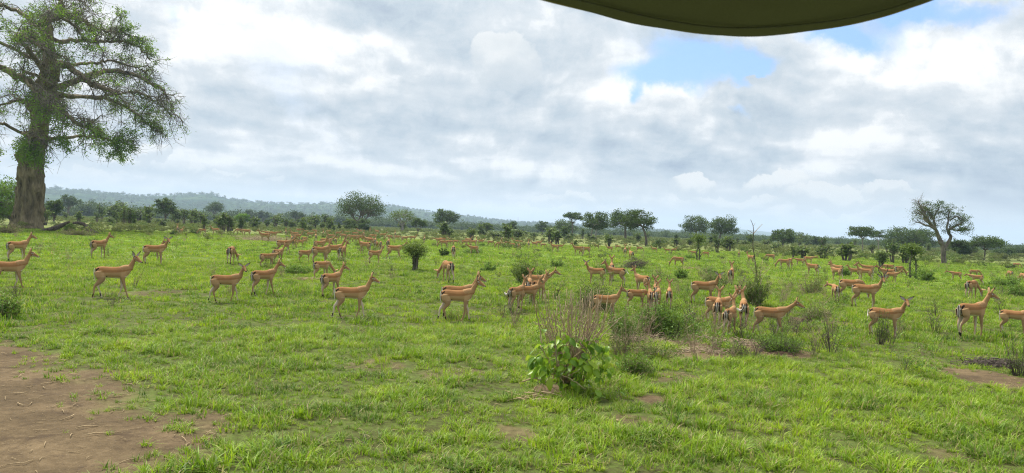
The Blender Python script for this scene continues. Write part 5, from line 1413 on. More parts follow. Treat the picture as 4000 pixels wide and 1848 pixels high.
for k, (px, Yd) in enumerate(belt):
    nm, side, d = near_mark(px)
    y0 = horizon(px) + HC / Yd * F
    hpx = rs.uniform(1.3, 3.6) / Yd * F
    left = px < 1380
    sapling(px, y0, y0 - hpx, rs.uniform(.9, 1.9) / Yd * F, rs.randrange(9), rs.choice((1, 1, 2)), Yd,
            'small sapling in the scrub, %s to the %s of %s' % (ORD[ranks[(px, Yd)] - 1], side, nm),
            'saplings of the left scrub belt' if left else 'saplings beyond the far impalas')
# ivy-clad sapling: leafy all the way up its thick dark stems
def clad(px, foot, top, w, name, label, seed, head=.4, stems=3, tilt=0.0, leafm='shrub_leaf', split=.0):
    Y_ = depth_of(px, foot); p = at(px, foot, Y_); z = gz(p.x, Y_); h = at(px, top, Y_).z - z; wd = w / F * Y_
    rng = np.random.default_rng(seed); o = empty(name, (p.x, Y_, z)); L = Geo()
    for s in range(stems):
        W = Geo(); x0 = (s - (stems - 1) / 2) * wd * (.16 + split)
        Q = bez([(x0, rng.normal() * .05, -.05), (x0 + rng.normal() * .06, 0, h * .35), (x0 * .6 + rng.normal() * .08 + tilt * h * .6, 0, h * .65), (x0 * .9 + tilt * h + rng.normal() * .1, 0, h * (.78 + .16 * rng.random()))], 12)
        W.tube(Q, np.linspace(.075, .03, 12), 7, bump=.15, rng=rng); W.build('stem', M['bark'], o, True)
        n = 240
        c = Q[rng.integers(1, 12, n)] + rng.normal(size=(n, 3)) * np.array((.10, .10, .12)); L.leaves(c, .10, rng, np.clip(.1 + .4 * rng.random(n), 0, 1), aspect=1.5)
        n = 460
        c = Q[-1] + rng.normal(size=(n, 3)) * np.array((wd * .26, wd * .26, h * head * .22)); L.leaves(c, .13, rng, np.clip(.35 + .5 * rng.random(n), 0, 1), flat=.3, aspect=1.5)
    L.build('leaves', M[leafm], o)
    return tag(o, label, 'sapling', 'saplings standing in the grass')
clad(2727, 1016, 922, 50, 'ivy_clad_sapling', 'ivy-clad sapling with dark leafy stem left of the tall dead sapling', 61, stems=2)
clad(3566, 1086, 952, 62, 'twin_stemmed_sapling', 'tall twin-stemmed sapling with a tuft of leaves on top', 62, head=.28, stems=2, split=.15)
# ================================================================ bushes, dead wood
def bush(name, px, foot, top, w, label, seed, cat='bush', leafm='dark_leaf', nleaf=2600, leaf=.06, stems=40, stemm='twig', dens=1.0, spiky=.35, group=None, flat=.75, Yd=None, leafy=True, stemr=.008):
    Y_ = Yd or depth_of(px, foot); p = at(px, foot, Y_); z = gz(p.x, Y_); h = max(.15, at(px, top, Y_).z - z); wd = w / F * Y_
    rng = np.random.default_rng(seed); o = empty(name, (p.x, Y_, z)); W = Geo(); L = Geo()
    cl = []; ph = rng.random(4) * 6.28
    for s in range(stems):
        a = rng.random() * 6.283; irr = .78 + .22 * math.sin(2 * a + ph[0]) + .20 * math.sin(3 * a + ph[1]); sp = wd / 2 * math.sqrt(rng.random()) * (irr + .1)
        e = np.array((sp * math.cos(a), sp * math.sin(a) * flat, h * (.35 + .75 * rng.random()) * (1 - .5 * (sp / (wd / 2)) ** 2) * irr))
        b = e * np.array((.35, .35, 0)); b[2] = -.03
        if rng.random() < spiky * .6: e = e * np.array((1.15, 1.15, 1.30))
        Q = bez([b, b * .4 + e * .6 * np.array((.9, .9, .8)) + rng.normal(size=3) * .03 * wd, e], 7)
        W.tube(Q, np.linspace(stemr, stemr * .3, 7), 3, cap=False)
        for c in range(3):
            q = Q[2 + rng.integers(5)]; e2 = q + rng.normal(size=3) * np.array((.12, .12, .10)) * wd * .5 + np.array((0, 0, .08 * h))
            W.tube(np.array([q, e2]), [stemr * .5, stemr * .25], 3, cap=False)
            cl.append(e2)
        cl += [Q[-1], Q[4]]
    W.build('twigs', M[stemm], o)['kind'] = 'stuff'
    if leafy:
        cl = np.array(cl); cl = cl[cl[:, 2] > 0]
        P = cl[rng.integers(0, len(cl), nleaf)] * (1 - .18 * rng.random((nleaf, 1))) + rng.normal(size=(nleaf, 3)) * np.array((.06, .05, .05)) * min(wd, 1.6) * .55
        P = P[P[:, 2] > .01]
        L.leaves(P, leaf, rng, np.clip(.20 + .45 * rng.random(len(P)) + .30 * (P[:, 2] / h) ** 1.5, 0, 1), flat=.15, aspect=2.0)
        L.build('leaves', M[leafm], o)['kind'] = 'stuff'
    return tag(o, label, cat, group)
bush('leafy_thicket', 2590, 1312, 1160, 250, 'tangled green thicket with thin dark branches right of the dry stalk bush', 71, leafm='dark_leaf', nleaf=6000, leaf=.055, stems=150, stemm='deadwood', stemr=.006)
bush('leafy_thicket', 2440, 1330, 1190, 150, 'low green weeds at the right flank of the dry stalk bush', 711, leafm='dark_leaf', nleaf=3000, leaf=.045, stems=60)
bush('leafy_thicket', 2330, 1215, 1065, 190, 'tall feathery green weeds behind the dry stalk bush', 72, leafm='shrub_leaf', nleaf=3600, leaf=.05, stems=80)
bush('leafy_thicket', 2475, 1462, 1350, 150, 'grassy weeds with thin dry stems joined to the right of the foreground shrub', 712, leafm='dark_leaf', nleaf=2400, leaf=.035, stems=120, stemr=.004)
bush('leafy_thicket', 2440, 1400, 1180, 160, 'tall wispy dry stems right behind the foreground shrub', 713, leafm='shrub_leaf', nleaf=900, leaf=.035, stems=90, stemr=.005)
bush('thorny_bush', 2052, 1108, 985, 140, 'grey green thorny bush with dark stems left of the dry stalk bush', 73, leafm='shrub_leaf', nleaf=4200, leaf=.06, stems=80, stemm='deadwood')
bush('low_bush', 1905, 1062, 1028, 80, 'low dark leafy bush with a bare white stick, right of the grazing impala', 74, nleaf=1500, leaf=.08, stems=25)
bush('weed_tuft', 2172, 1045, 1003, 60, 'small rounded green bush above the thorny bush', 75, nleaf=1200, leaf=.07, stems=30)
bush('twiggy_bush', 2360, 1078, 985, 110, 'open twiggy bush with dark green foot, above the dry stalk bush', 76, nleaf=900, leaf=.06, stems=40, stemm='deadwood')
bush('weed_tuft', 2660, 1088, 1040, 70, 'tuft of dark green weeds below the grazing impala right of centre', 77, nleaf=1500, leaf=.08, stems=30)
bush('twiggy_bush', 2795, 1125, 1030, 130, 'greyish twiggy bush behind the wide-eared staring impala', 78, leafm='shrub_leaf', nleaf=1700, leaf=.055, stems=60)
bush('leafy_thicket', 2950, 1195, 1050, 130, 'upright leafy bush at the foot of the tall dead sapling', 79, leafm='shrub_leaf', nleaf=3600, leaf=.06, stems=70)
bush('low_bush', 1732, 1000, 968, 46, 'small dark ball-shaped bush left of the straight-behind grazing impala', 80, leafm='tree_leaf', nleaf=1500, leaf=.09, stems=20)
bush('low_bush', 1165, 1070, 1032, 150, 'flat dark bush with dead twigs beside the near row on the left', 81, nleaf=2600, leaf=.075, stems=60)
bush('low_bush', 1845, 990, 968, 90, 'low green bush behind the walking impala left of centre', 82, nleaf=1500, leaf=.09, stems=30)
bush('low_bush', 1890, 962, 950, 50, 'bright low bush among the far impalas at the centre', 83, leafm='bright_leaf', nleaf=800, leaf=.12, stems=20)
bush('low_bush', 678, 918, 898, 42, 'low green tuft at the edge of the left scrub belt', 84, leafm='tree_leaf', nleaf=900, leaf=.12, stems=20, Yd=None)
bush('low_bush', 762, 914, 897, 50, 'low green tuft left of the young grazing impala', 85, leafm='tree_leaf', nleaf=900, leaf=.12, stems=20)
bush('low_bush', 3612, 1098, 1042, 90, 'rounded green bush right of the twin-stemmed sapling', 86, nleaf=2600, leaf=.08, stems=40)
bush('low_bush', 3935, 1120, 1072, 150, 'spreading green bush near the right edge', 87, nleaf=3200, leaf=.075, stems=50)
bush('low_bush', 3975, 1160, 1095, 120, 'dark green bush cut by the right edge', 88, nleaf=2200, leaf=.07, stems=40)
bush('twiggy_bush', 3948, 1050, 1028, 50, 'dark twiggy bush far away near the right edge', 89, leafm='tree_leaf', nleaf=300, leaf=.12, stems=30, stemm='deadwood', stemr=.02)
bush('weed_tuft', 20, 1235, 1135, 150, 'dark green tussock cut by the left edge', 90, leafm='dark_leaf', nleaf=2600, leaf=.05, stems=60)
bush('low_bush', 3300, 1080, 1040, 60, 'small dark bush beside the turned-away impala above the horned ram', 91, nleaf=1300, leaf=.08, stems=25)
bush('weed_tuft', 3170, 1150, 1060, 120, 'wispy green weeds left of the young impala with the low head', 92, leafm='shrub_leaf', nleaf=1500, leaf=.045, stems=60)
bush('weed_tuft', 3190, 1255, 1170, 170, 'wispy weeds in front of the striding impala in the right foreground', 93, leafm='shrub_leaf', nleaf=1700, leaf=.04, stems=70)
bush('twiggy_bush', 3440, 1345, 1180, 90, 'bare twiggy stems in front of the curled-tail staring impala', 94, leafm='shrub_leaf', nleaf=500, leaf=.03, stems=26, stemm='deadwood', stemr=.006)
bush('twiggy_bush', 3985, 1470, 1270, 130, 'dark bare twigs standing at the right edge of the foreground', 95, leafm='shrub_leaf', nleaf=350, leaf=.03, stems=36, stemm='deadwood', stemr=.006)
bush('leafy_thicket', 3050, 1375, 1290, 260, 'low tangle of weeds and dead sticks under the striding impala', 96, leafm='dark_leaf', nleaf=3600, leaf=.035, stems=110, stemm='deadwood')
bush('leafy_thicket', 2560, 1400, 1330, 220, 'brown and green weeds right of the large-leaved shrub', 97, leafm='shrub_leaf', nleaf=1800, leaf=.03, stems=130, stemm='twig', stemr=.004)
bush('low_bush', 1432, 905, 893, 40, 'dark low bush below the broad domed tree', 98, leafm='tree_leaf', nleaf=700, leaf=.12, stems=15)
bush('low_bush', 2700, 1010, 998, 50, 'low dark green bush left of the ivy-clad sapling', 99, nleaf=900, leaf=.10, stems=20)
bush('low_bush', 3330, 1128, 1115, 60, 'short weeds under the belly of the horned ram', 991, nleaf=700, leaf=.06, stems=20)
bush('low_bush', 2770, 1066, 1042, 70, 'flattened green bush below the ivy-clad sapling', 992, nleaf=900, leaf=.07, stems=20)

# leafy stump bush: bundle of dark upright stems with a yellow green head
Y_ = depth_of(1622, 1056); p = at(1622, 1056, Y_); sb = empty('stump_bush', (p.x, Y_, gz(p.x, Y_))); rb = np.random.default_rng(17)
hh = at(1622, 948, Y_).z; L = Geo(); L2 = Geo()
for k in range(26):
    a = rb.random() * 6.283; r0 = .15 * math.sqrt(rb.random()); W = Geo()
    e = np.array((r0 * 1.9 * math.cos(a), r0 * 1.6 * math.sin(a), hh * (.45 + .30 * rb.random())))
    Q = bez([(r0 * math.cos(a), r0 * math.sin(a), -.03), (r0 * 1.2 * math.cos(a) + rb.normal() * .05, r0 * math.sin(a), e[2] * .5), e], 9)
    W.tube(Q, np.linspace(.026, .012, 9), 5, bump=.2, rng=rb); W.build('stem', M['bark' if k % 3 else 'deadwood'], sb)
    n = 13; L2.leaves(Q[rb.integers(0, 9, n)] + rb.normal(size=(n, 3)) * .045, .07, rb, np.clip(.05 + .3 * rb.random(n), 0, 1))
    for c in range(4):
        q = Q[-1] + rb.normal(size=3) * np.array((.24, .18, .10)) + np.array((0, 0, .22)); L.tube(np.array([Q[-2], q]), [.008, .004], 3, .2, cap=False)
        n = 26; L.leaves(q + rb.normal(size=(n, 3)) * np.array((.13, .12, .10)), .075, rb, np.clip(.4 + .6 * rb.random(n), 0, 1), aspect=1.8)
W = Geo(); W.tube(bez([T_ for T_ in [(.12, 0, hh * .52), (.22, 0, hh * .62), (.52, 0, hh * .86)]], 6), np.linspace(.03, .014, 6), 5); W.build('stick', M['deadwood'], sb)
L.build('crown', M['shrub_leaf'], sb)['kind'] = 'stuff'; L2.build('leaves', M['tree_leaf'], sb)['kind'] = 'stuff'
tag(sb, 'leafy stump bush: bundle of dark upright stems with a yellow green head', 'bush')

# tall dead sapling
Y_ = depth_of(2958, 1190); p = at(2958, 1190, Y_); ds_ = empty('dead_sapling', (p.x, Y_, gz(p.x, Y_))); O_ = np.array(ds_.location)
def TD(px, py, dy=0): return np.array(at(px, py, Y_)) + np.array((0, dy, 0)) - O_
W = Geo(); W.tube(bez([TD(2962, 1200), TD(2958, 1100), TD(2950, 1020), TD(2941, 960), TD(2944, 912), TD(2941, 880), TD(2932, 858)], 24), np.linspace(.022, .007, 24), 6, bump=.1, rng=rb); W.build('stem', M['deadwood'], ds_)
for pts, r in [([TD(2944, 912), TD(2958, 900, .1), TD(2986, 875, .2)], .017), ([TD(2944, 913), TD(2928, 905, -.1), TD(2912, 898, -.2)], .013), ([TD(2942, 884), TD(2947, 876), TD(2951, 870)], .007),
               ([TD(2952, 1040), TD(2930, 1000, -.1), TD(2915, 975, -.2)], .010), ([TD(2956, 1080), TD(2935, 1045, .1), TD(2920, 1015, .2)], .012), ([TD(2958, 1110), TD(2975, 1070, .1), TD(2990, 1020, .3)], .014),
               ([TD(2958, 1090), TD(2985, 1060, -.1), TD(3005, 1040, -.2)], .010), ([TD(2960, 1150), TD(2985, 1090, .2), TD(3018, 1050, .3)], .012), ([TD(2960, 1140), TD(2925, 1090, -.2), TD(2900, 1050, -.3)], .012), ([TD(2958, 1060), TD(2967, 1040), TD(2980, 1015)], .009)]:
    W = Geo(); W.tube(bez(pts, 7), np.linspace(r, r * .4, 7), 4); W.build('branch', M['twig'], ds_)
tag(ds_, 'tall dead sapling pole with forked bare tip against the sky', 'dead tree')

# fallen log, low dead limb, brush piles
def log(name, px, pts, r, label, mat='deadwood', Yd=None, foot=None, knots=0):
    Y_ = Yd or depth_of(px, foot); p = at(px, foot, Y_); o = empty(name, (p.x, Y_, gz(p.x, Y_))); O_ = np.array(o.location)
    P = [np.array(at(x, y, Y_)) + np.array((0, dy, 0)) - O_ for x, y, dy in pts]
    W = Geo(); W.tube(bez(P, 20), np.interp(np.linspace(0, 1, 20), np.linspace(0, 1, len(r)), r), 9, bump=.08, rng=rb); W.build('trunk', M[mat], o, True)
    return tag(o, label, 'log'), P, O_
lg, P, O_ = log('fallen_log', 340, [(284, 872, 0), (300, 870, .2), (318, 876, .4), (332, 890, .5), (348, 904, .4), (378, 912, .3)], [.13, .17, .20, .22, .24, .20], 'curved dead log arching up out of the grass', foot=910)
Wn = Geo(); Wn.tube(bez([P[4] + np.array((-.6, 0, 0)), P[4] + np.array((-.55, 0, .45))], 4), [.10, .05, .05, .04], 6); Wn.build('stub', M['deadwood'], lg)
log('fallen_log', 190, [(135, 908, 0), (170, 900, .3), (205, 892, .4), (235, 878, .5), (262, 866, .5)], [.10, .22, .28, .22, .10], 'low dead limb lying right of the giant tree foot', foot=905)
bush('low_bush', 262, 905, 868, 70, 'leafy suckers growing over the low dead limb', 101, leafm='dark_leaf', nleaf=1800, leaf=.12, stems=30, stemr=.02)
bush('dry_bush', 30, 912, 868, 130, 'pale dry bush at the left foot of the giant tree', 102, leafm='scrub_leaf', nleaf=2200, leaf=.09, stems=120, stemr=.02, stemm='twig')
bush('dry_bush', 300, 920, 890, 130, 'pale dry bush between the low dead limb and the curved log', 103, leafm='scrub_leaf', nleaf=2000, leaf=.08, stems=110, stemr=.016, stemm='twig')
def brush(px, foot, w, h, label, seed, n=150, lean=0.0, mat='twig', Lr=.7):
    Y_ = depth_of(px, foot); p = at(px, foot, Y_); o = empty('brush_pile', (p.x, Y_, gz(p.x, Y_))); rng = np.random.default_rng(seed)
    wd = w / F * Y_; hh = h / F * Y_; W = Geo()
    for k in range(int(n * 2)):
        c = np.array((rng.normal() * wd * .26, rng.normal() * wd * .15, hh * .8 * rng.random() * (1 - .5 * rng.random())))
        d = np.array((1.0, rng.normal() * .5, lean + rng.normal() * .22)); d /= np.linalg.norm(d); ll = wd * Lr * (.3 + .6 * rng.random())
        a = c - d * ll / 2; b = c + d * ll / 2; a[2] = max(a[2], .0); b[2] = max(b[2], .01)
        W.tube(bez([a, (a + b) / 2 + rng.normal(size=3) * .04 * wd, b], 4), np.array([.008, .007, .005, .003]), 3, rng.random(), cap=False)
    W.build('twigs', M[mat], o)['kind'] = 'stuff'
    return tag(o, label, 'brush pile', 'heaps of dead brushwood')
brush(1030, 942, 200, 24, 'long heap of brown brushwood under the far impalas on the left', 201, 260, Lr=.4)
brush(2484, 1048, 90, 52, 'grey brush pile slanting up to the right, right of centre', 202, 160, lean=.55, mat='deadwood')
brush(2700, 1052, 80, 10, 'bleached sticks lying behind the grazing impala right of centre', 203, 30, mat='straw')
brush(3900, 1430, 230, 26, 'matted brown dead grass at the right edge of the foreground', 204, 170, Lr=.35, mat='deadwood')
brush(2760, 1375, 180, 14, 'flattened straw on bare soil behind the large-leaved shrub', 205, 120, Lr=.3, mat='twig')
brush(2500, 1340, 200, 40, 'arching dry grass right of the dry stalks', 206, 120, Lr=.45, mat='twig', lean=.15)
brush(1210, 1095, 110, 8, 'few bleached sticks below the flat dark bush', 207, 26, mat='straw')
brush(2100, 1560, 200, 16, 'dry fallen stalks left of the large-leaved shrub', 208, 12, mat='straw', Lr=.9)
brush(2850, 1345, 160, 26, 'dead branch lying in the weeds below the huddle', 209, 30, mat='twig', Lr=.9, lean=-.12)

# ---------------------------------------------------------------- shrub in the foreground: dry stalks over large green leaves
Yb = depth_of(2225, 1525); p = at(2225, 1525, Yb); fb_ = empty('stalk_shrub', (p.x, Yb, gz(p.x, Yb))); O_ = np.array(fb_.location); mb = Yb / F
def TB(px, py, dy=0): return np.array(at(px, py, Yb + dy)) - O_
rb = np.random.default_rng(88)
def stalk(pts, r, mat='twig'):
    W = Geo(); n = 14; Q = bez(pts, n); Q[1:-1] += rb.normal(size=(n - 2, 3)) * .007
    W.tube(Q, np.linspace(r, r * .45, n), 5, bump=.15, rng=rb)
    for _ in range(3):
        k = rb.integers(5, n - 2); d = rb.normal(size=3) * np.array((1, 1, .4)) + np.array((0, 0, .9)); d /= np.linalg.norm(d); L_ = .05 + .17 * rb.random()
        W.tube(np.array([Q[k], Q[k] + d * L_ * .5 + rb.normal(size=3) * .006, Q[k] + d * L_]), [r * .5, r * .4, r * .2], 4)
    W.build('dry_stalk', M[mat], fb_)
for k in range(34):    # left bundle
    x0 = 2190 + rb.normal() * 22; x1 = 2185 + rb.normal() * 62; top = 1128 + abs(rb.normal()) * 80; dy = rb.normal() * .22
    stalk([TB(x0, 1500, dy * .5), TB(x0 * .6 + x1 * .4 + rb.normal() * 8, 1380, dy), TB(x0 * .25 + x1 * .75, 1280, dy * 1.2), TB(x1, top, dy * 1.4)], .0065 + .0045 * rb.random(), 'twig' if rb.random() < .6 else 'straw')
for k in range(44):    # right bundle fans out to the upper right
    x0 = 2245 + rb.normal() * 18; x1 = 2325 + rb.normal() * 42; top = 1120 + abs(rb.normal()) * 85; dy = rb.normal() * .22
    stalk([TB(x0, 1495, dy * .5), TB(x0 * .6 + x1 * .4 + rb.normal() * 6, 1370, dy), TB(x0 * .2 + x1 * .8, 1270, dy * 1.2), TB(x1, top, dy * 1.4)], .0062 + .0045 * rb.random(), 'twig' if rb.random() < .7 else 'straw')
for pts in ([(2240, 1400, -.3), (2300, 1345, -.35), (2372, 1274, -.4)], [(2110, 1350, -.35), (2150, 1420, -.4), (2205, 1505, -.45)], [(2120, 1350, -.3), (2100, 1240, -.3), (2092, 1190, -.2)], [(2150, 1460, -.4), (2210, 1470, -.45), (2290, 1520, -.5)], [(2120, 1500, -.4), (2140, 1560, -.5), (2160, 1600, -.55)], [(2040, 1490, -.4), (2110, 1480, -.4), (2180, 1530, -.4)], [(2260, 1390, -.3), (2275, 1340, -.3), (2282, 1290, -.2)]):
    stalk([TB(*q) for q in pts], .011, 'straw')
def leaf_blade(L, W, fold, bend, n=6):
    V = []; Q = []
    for i in range(n + 1):
        t = i / n; w = W * math.sin(math.pi * (t * .93 + .035)) ** .75 * (1 - .15 * t) * .5
        x = L * t * math.cos(bend * t); z = -L * t * math.sin(bend * t) * .8
        for s in (-1, -.5, 0, .5, 1): V.append((x, s * w, z + abs(s) * w * fold))
    for i in range(n):
        for c in range(4): a = i * 5 + c; Q.append((a, a + 1, a + 6, a + 5))
    V = np.array(V); return V, np.array(Q)
def leafm2():
    m, g = new_mat('large_leaf')
    oi = g.n('ShaderNodeObjectInfo').outputs['Random']; tc = g.n('ShaderNodeTexCoord').outputs['Object']
    sp = g.n('ShaderNodeSeparateXYZ'); g.put(sp.inputs[0], tc)
    ay = g.math('ABSOLUTE', sp.outputs[1])
    vein = g.rng(g.math('PINGPONG', g.math('SUBTRACT', g.math('MULTIPLY', sp.outputs[0], 9.0), g.math('MULTIPLY', ay, 7.0)), .5), 0.0, .10, .85, 0.0)
    midr = g.rng(ay, .002, .006, 1.0, 0.0)
    c = g.ramp(g.math('ADD', g.math('MULTIPLY', oi, .8), g.math('MULTIPLY', g.noise(tc, 8, 3), .25)), [(0, (.07, .16, .015)), (.4, (.16, .30, .018)), (.85, (.30, .44, .026)), (1, (.42, .44, .05))])
    c = g.mix(g.math('MULTIPLY', g.math('MAXIMUM', vein, midr), .35), c, (.35, .46, .12))
    d = bsdf(g, c, 0.42, 0.4); tr = g.n('ShaderNodeBsdfTranslucent'); g.put(tr.inputs[0], c)
    mx = g.n('ShaderNodeMixShader'); mx.inputs[0].default_value = .4
    m.node_tree.links.new(d, mx.inputs[1]); m.node_tree.links.new(tr.outputs[0], mx.inputs[2])
    return finish(m, g, mx.outputs[0])
M['large_leaf'] = leafm2()
LEAVES = [mesh_np('leaf', *leaf_blade(1.0, .48 + .06 * k, .25 + .1 * (k % 2), .3 + .25 * k), M['large_leaf'], None, True) for k in range(4)]
def put_leaf(par, pos, L, yaw, pitch, roll, k=None):
    o = link_mesh('leaf', LEAVES[rb.integers(0, 4) if k is None else k], par)
    o.location = pos; o.scale = (L, L, L); o.rotation_euler = Euler((roll, pitch, yaw))
for k in range(230):
    a = rb.random() * 6.283; u = rb.random()
    px = 2230 + 185 * math.cos(a) * math.sqrt(u) * (1.0 if math.cos(a) > 0 else .85); py = 1408 + 105 * math.sin(a) * math.sqrt(u)
    py = max(py, 1318 + .25 * abs(px - 2240)) if rb.random() < .85 else py
    dy = -.50 * math.sqrt(max(0, 1 - ((px - 2235) / 205) ** 2 - ((py - 1400) / 150) ** 2)) + .12 * rb.random() + (.25 * rb.random() if rb.random() < .3 else 0)
    yaw = (0 if px > 2235 else math.pi) + rb.normal() * .8 - (1.57 if rb.random() < .4 else 0) * (1 if px > 2235 else -1)
    put_leaf(fb_, TB(px, py, dy), .085 + .085 * rb.random(), yaw, .0 + .6 * rb.random(), (.5 if rb.random() < .5 else -.5) + rb.normal() * .3)
for px, py, L_, yaw, pit in [(2335, 1390, .26, -.2, .55), (2360, 1392, .27, -.6, .95), (2110, 1430, .26, 2.9, .9), (2090, 1400, .2, 3.3, .6), (2130, 1455, .22, -2.6, 1.0), (2300, 1425, .23, -1.0, .9), (2330, 1440, .17, -1.4, 1.1), (2150, 1475, .2, -1.8, .9), (2190, 1290, .16, 2.4, -.9), (2125, 1300, .15, 1.6, -1.0), (2200, 1305, .2, .6, .1), (2310, 1330, .17, .4, -.5)]:
    put_leaf(fb_, TB(px, py, -.42), L_, yaw, pit, rb.normal() * .3)
st = Geo()
for k in range(30):
    a = rb.random() * 6.283; e = TB(2235 + 150 * math.cos(a) * rb.random(), 1380 + 60 * math.sin(a), -.2 + .2 * rb.random()); b = np.array((rb.normal() * .07, rb.normal() * .07, -.02))
    st.tube(bez([b, (b + e) / 2 + np.array((0, 0, .06)), e], 6), np.linspace(.007, .003, 6), 4)
st.build('green_stems', M['dark_leaf'], fb_)
tag(fb_, 'shrub of tall straw-brown dry stalks above large glossy green leaves, foreground centre right', 'shrub')
# little seedling in front of it
Ys = depth_of(2335, 1570); p = at(2335, 1570, Ys); sd2 = empty('seedling', (p.x, Ys, gz(p.x, Ys)))
for L_, yaw, pit, z in [(.17, 1.9, -1.2, .06), (.13, 3.6, -.1, .07), (.12, .1, -.3, .06), (.13, -.2, .2, .15), (.10, 2.8, .3, .08)]:
    put_leaf(sd2, (0.02 if z < .1 else .30, 0, z), L_, yaw, pit, 0)
W = Geo(); W.tube(bez([(0, 0, -.02), (.05, 0, .08), (.16, 0, .13), (.30, 0, .15)], 7), np.linspace(.005, .003, 7), 4); W.build('stem', M['dark_leaf'], sd2)
tag(sd2, 'broad-leaved seedling in the grass just in front of the dry stalk shrub', 'seedling')

# soil heaps
def mound(px, foot, w, h, label, seed):
    Y_ = depth_of(px, foot); p = at(px, foot, Y_); rng = np.random.default_rng(seed); wd = w / F * Y_ / 2; hh = h / F * Y_
    nr, na = 14, 30; V = []; 
    for i in range(nr + 1):
        t = i / nr
        for j in range(na):
            a = 2 * math.pi * j / na; r = wd * t * (1 + .15 * math.sin(3 * a + seed))
            z = hh * (1 - t * t) ** 1.2 + hh * .35 * (float(fbm(np.array(r * math.cos(a) * 14 + 9), np.array(r * math.sin(a) * 14), seed, 3)) - .5) * (1 - t ** 4) - .02
            V.append((r * math.cos(a), r * math.sin(a) * .8, z))
    Q = [(i * na + j, (i + 1) * na + j, (i + 1) * na + (j + 1) % na, i * na + (j + 1) % na) for i in range(nr) for j in range(na)]
    o = link_mesh('soil_heap', mesh_np('soil_heap', V, np.array(Q), M['dark_soil'], None, True)); o.location = (p.x, Y_, gz(p.x, Y_))
    return tag(o, label, 'soil heap', 'heaps of dark soil')
def soil_mat():
    m, g = new_mat('dark_soil'); tc = g.n('ShaderNodeTexCoord').outputs['Object']; n = g.noise(tc, 22, 6, .7)
    bp = g.n('ShaderNodeBump'); bp.inputs['Strength'].default_value = 1.0; bp.inputs['Distance'].default_value = .03; g.put(bp.inputs['Height'], n)
    return finish(m, g, bsdf(g, g.ramp(n, [(.35, (.022, .015, .011)), (.7, (.085, .055, .036))]), 1.0, .05, bp.outputs[0]))
M['dark_soil'] = soil_mat()
mound(3152, 1256, 60, 22, 'dark soil heap right of the striding impala', 3)
mound(3240, 1232, 46, 12, 'smaller dark soil heap beyond the first', 4)
mound(3060, 1385, 130, 16, 'broad dark soil heap below the striding impala', 5)
mound(2575, 1340, 110, 14, 'dark soil under the edge of the green thicket', 6)

# radio mast on the far ridge
Ym = 2700.0; p = at(2023, 868, Ym); mast = empty('radio_mast', (p.x, Ym, p.z - 6))
W = Geo(); hm = at(2023, 848, Ym).z - p.z + 6
for a in range(3):
    c, s = math.cos(a * 2.094), math.sin(a * 2.094); W.tube(np.array([(1.4 * c, 1.4 * s, 0), (.4 * c, .4 * s, hm)]), [.20, .14], 4)
W.build('legs', M['bark'], mast); W = Geo()
for k in range(12):
    z0 = hm * k / 12; r0 = 1.4 - 1.0 * k / 12
    for a in range(3):
        c, s, c2, s2 = math.cos(a * 2.094), math.sin(a * 2.094), math.cos((a + 1) * 2.094), math.sin((a + 1) * 2.094)
        W.tube(np.array([(r0 * c, r0 * s, z0), (r0 * c2, r0 * s2, z0 + hm / 12)]), [.10, .10], 3)
W.build('braces', M['bark'], mast); tag(mast, 'thin lattice radio mast on the low ridge near the centre', 'mast')

# ================================================================ scrub, woods, litter (uncountable)
def clump_proto(seed, w, h, n, leaf, mat, trunk=True):
    rng = np.random.default_rng(seed); G_ = Geo()
    k = 9; C = rng.normal(size=(k, 3)) * np.array((.25 * w, .25 * w, .16 * h)) + np.array((0, 0, .62 * h))
    P = C[rng.integers(0, k, n)] + rng.normal(size=(n, 3)) * np.array((.13 * w, .13 * w, .10 * h)); P[:, 2] = np.maximum(P[:, 2], .08 * h)
    G_.leaves(P, leaf, rng, np.clip(.2 + .5 * rng.random(n) + .2 * (P[:, 2] / h - .6), 0, 1), flat=.3, aspect=1.4)
    if trunk: G_.tube(np.array([(0, 0, -.3), (0, 0, .6 * h)]), [.05 * h, .02 * h], 4, 0.0)
    return G_.mesh('clump', M[mat])
rw = np.random.default_rng(12)
# far woods between the plain and the hills
protos = [clump_proto(500 + k, 8 + 2 * (k % 3), 5.2 + .8 * (k % 4), 420, .75, 'far_leaf') for k in range(7)]
n = 9500
az = R(-44) + R(88) * rw.random(n); lo_ = np.interp(az, [R(-40), R(-20), 0, R(20), R(40)], [420, 520, 480, 430, 400])
r = lo_ * (2900 / lo_) ** (rw.random(n) ** 1.25)
x, y = r * np.sin(az), r * np.cos(az)
keep = fbm(x / 160, y / 160, 66, 3) > .40 - .12 * (r > 500)
x, y, r, az = x[keep], y[keep], r[keep], az[keep]
sz = np.interp(az, [R(-35), R(-10), R(8), R(35)], [1.2, 1.05, .72, .62]) * np.where(r > 1500, 1.5, 1.0)
zr = np.maximum(ridge(3000, 3600, HILL_A, az, r, 1450, 4) - .6, ground_z(x, y)); n = len(x)
woods = scatter('far_woods', protos, np.stack([x, y, zr - .2], -1), rw.integers(0, 7, n), rw.random(n) * 6.28, np.zeros((n, 2)), (.45 + .65 * rw.random(n)) * sz)
tag(woods, 'hazy green woods stretching across the far edge of the plain', 'woods', kind='stuff')
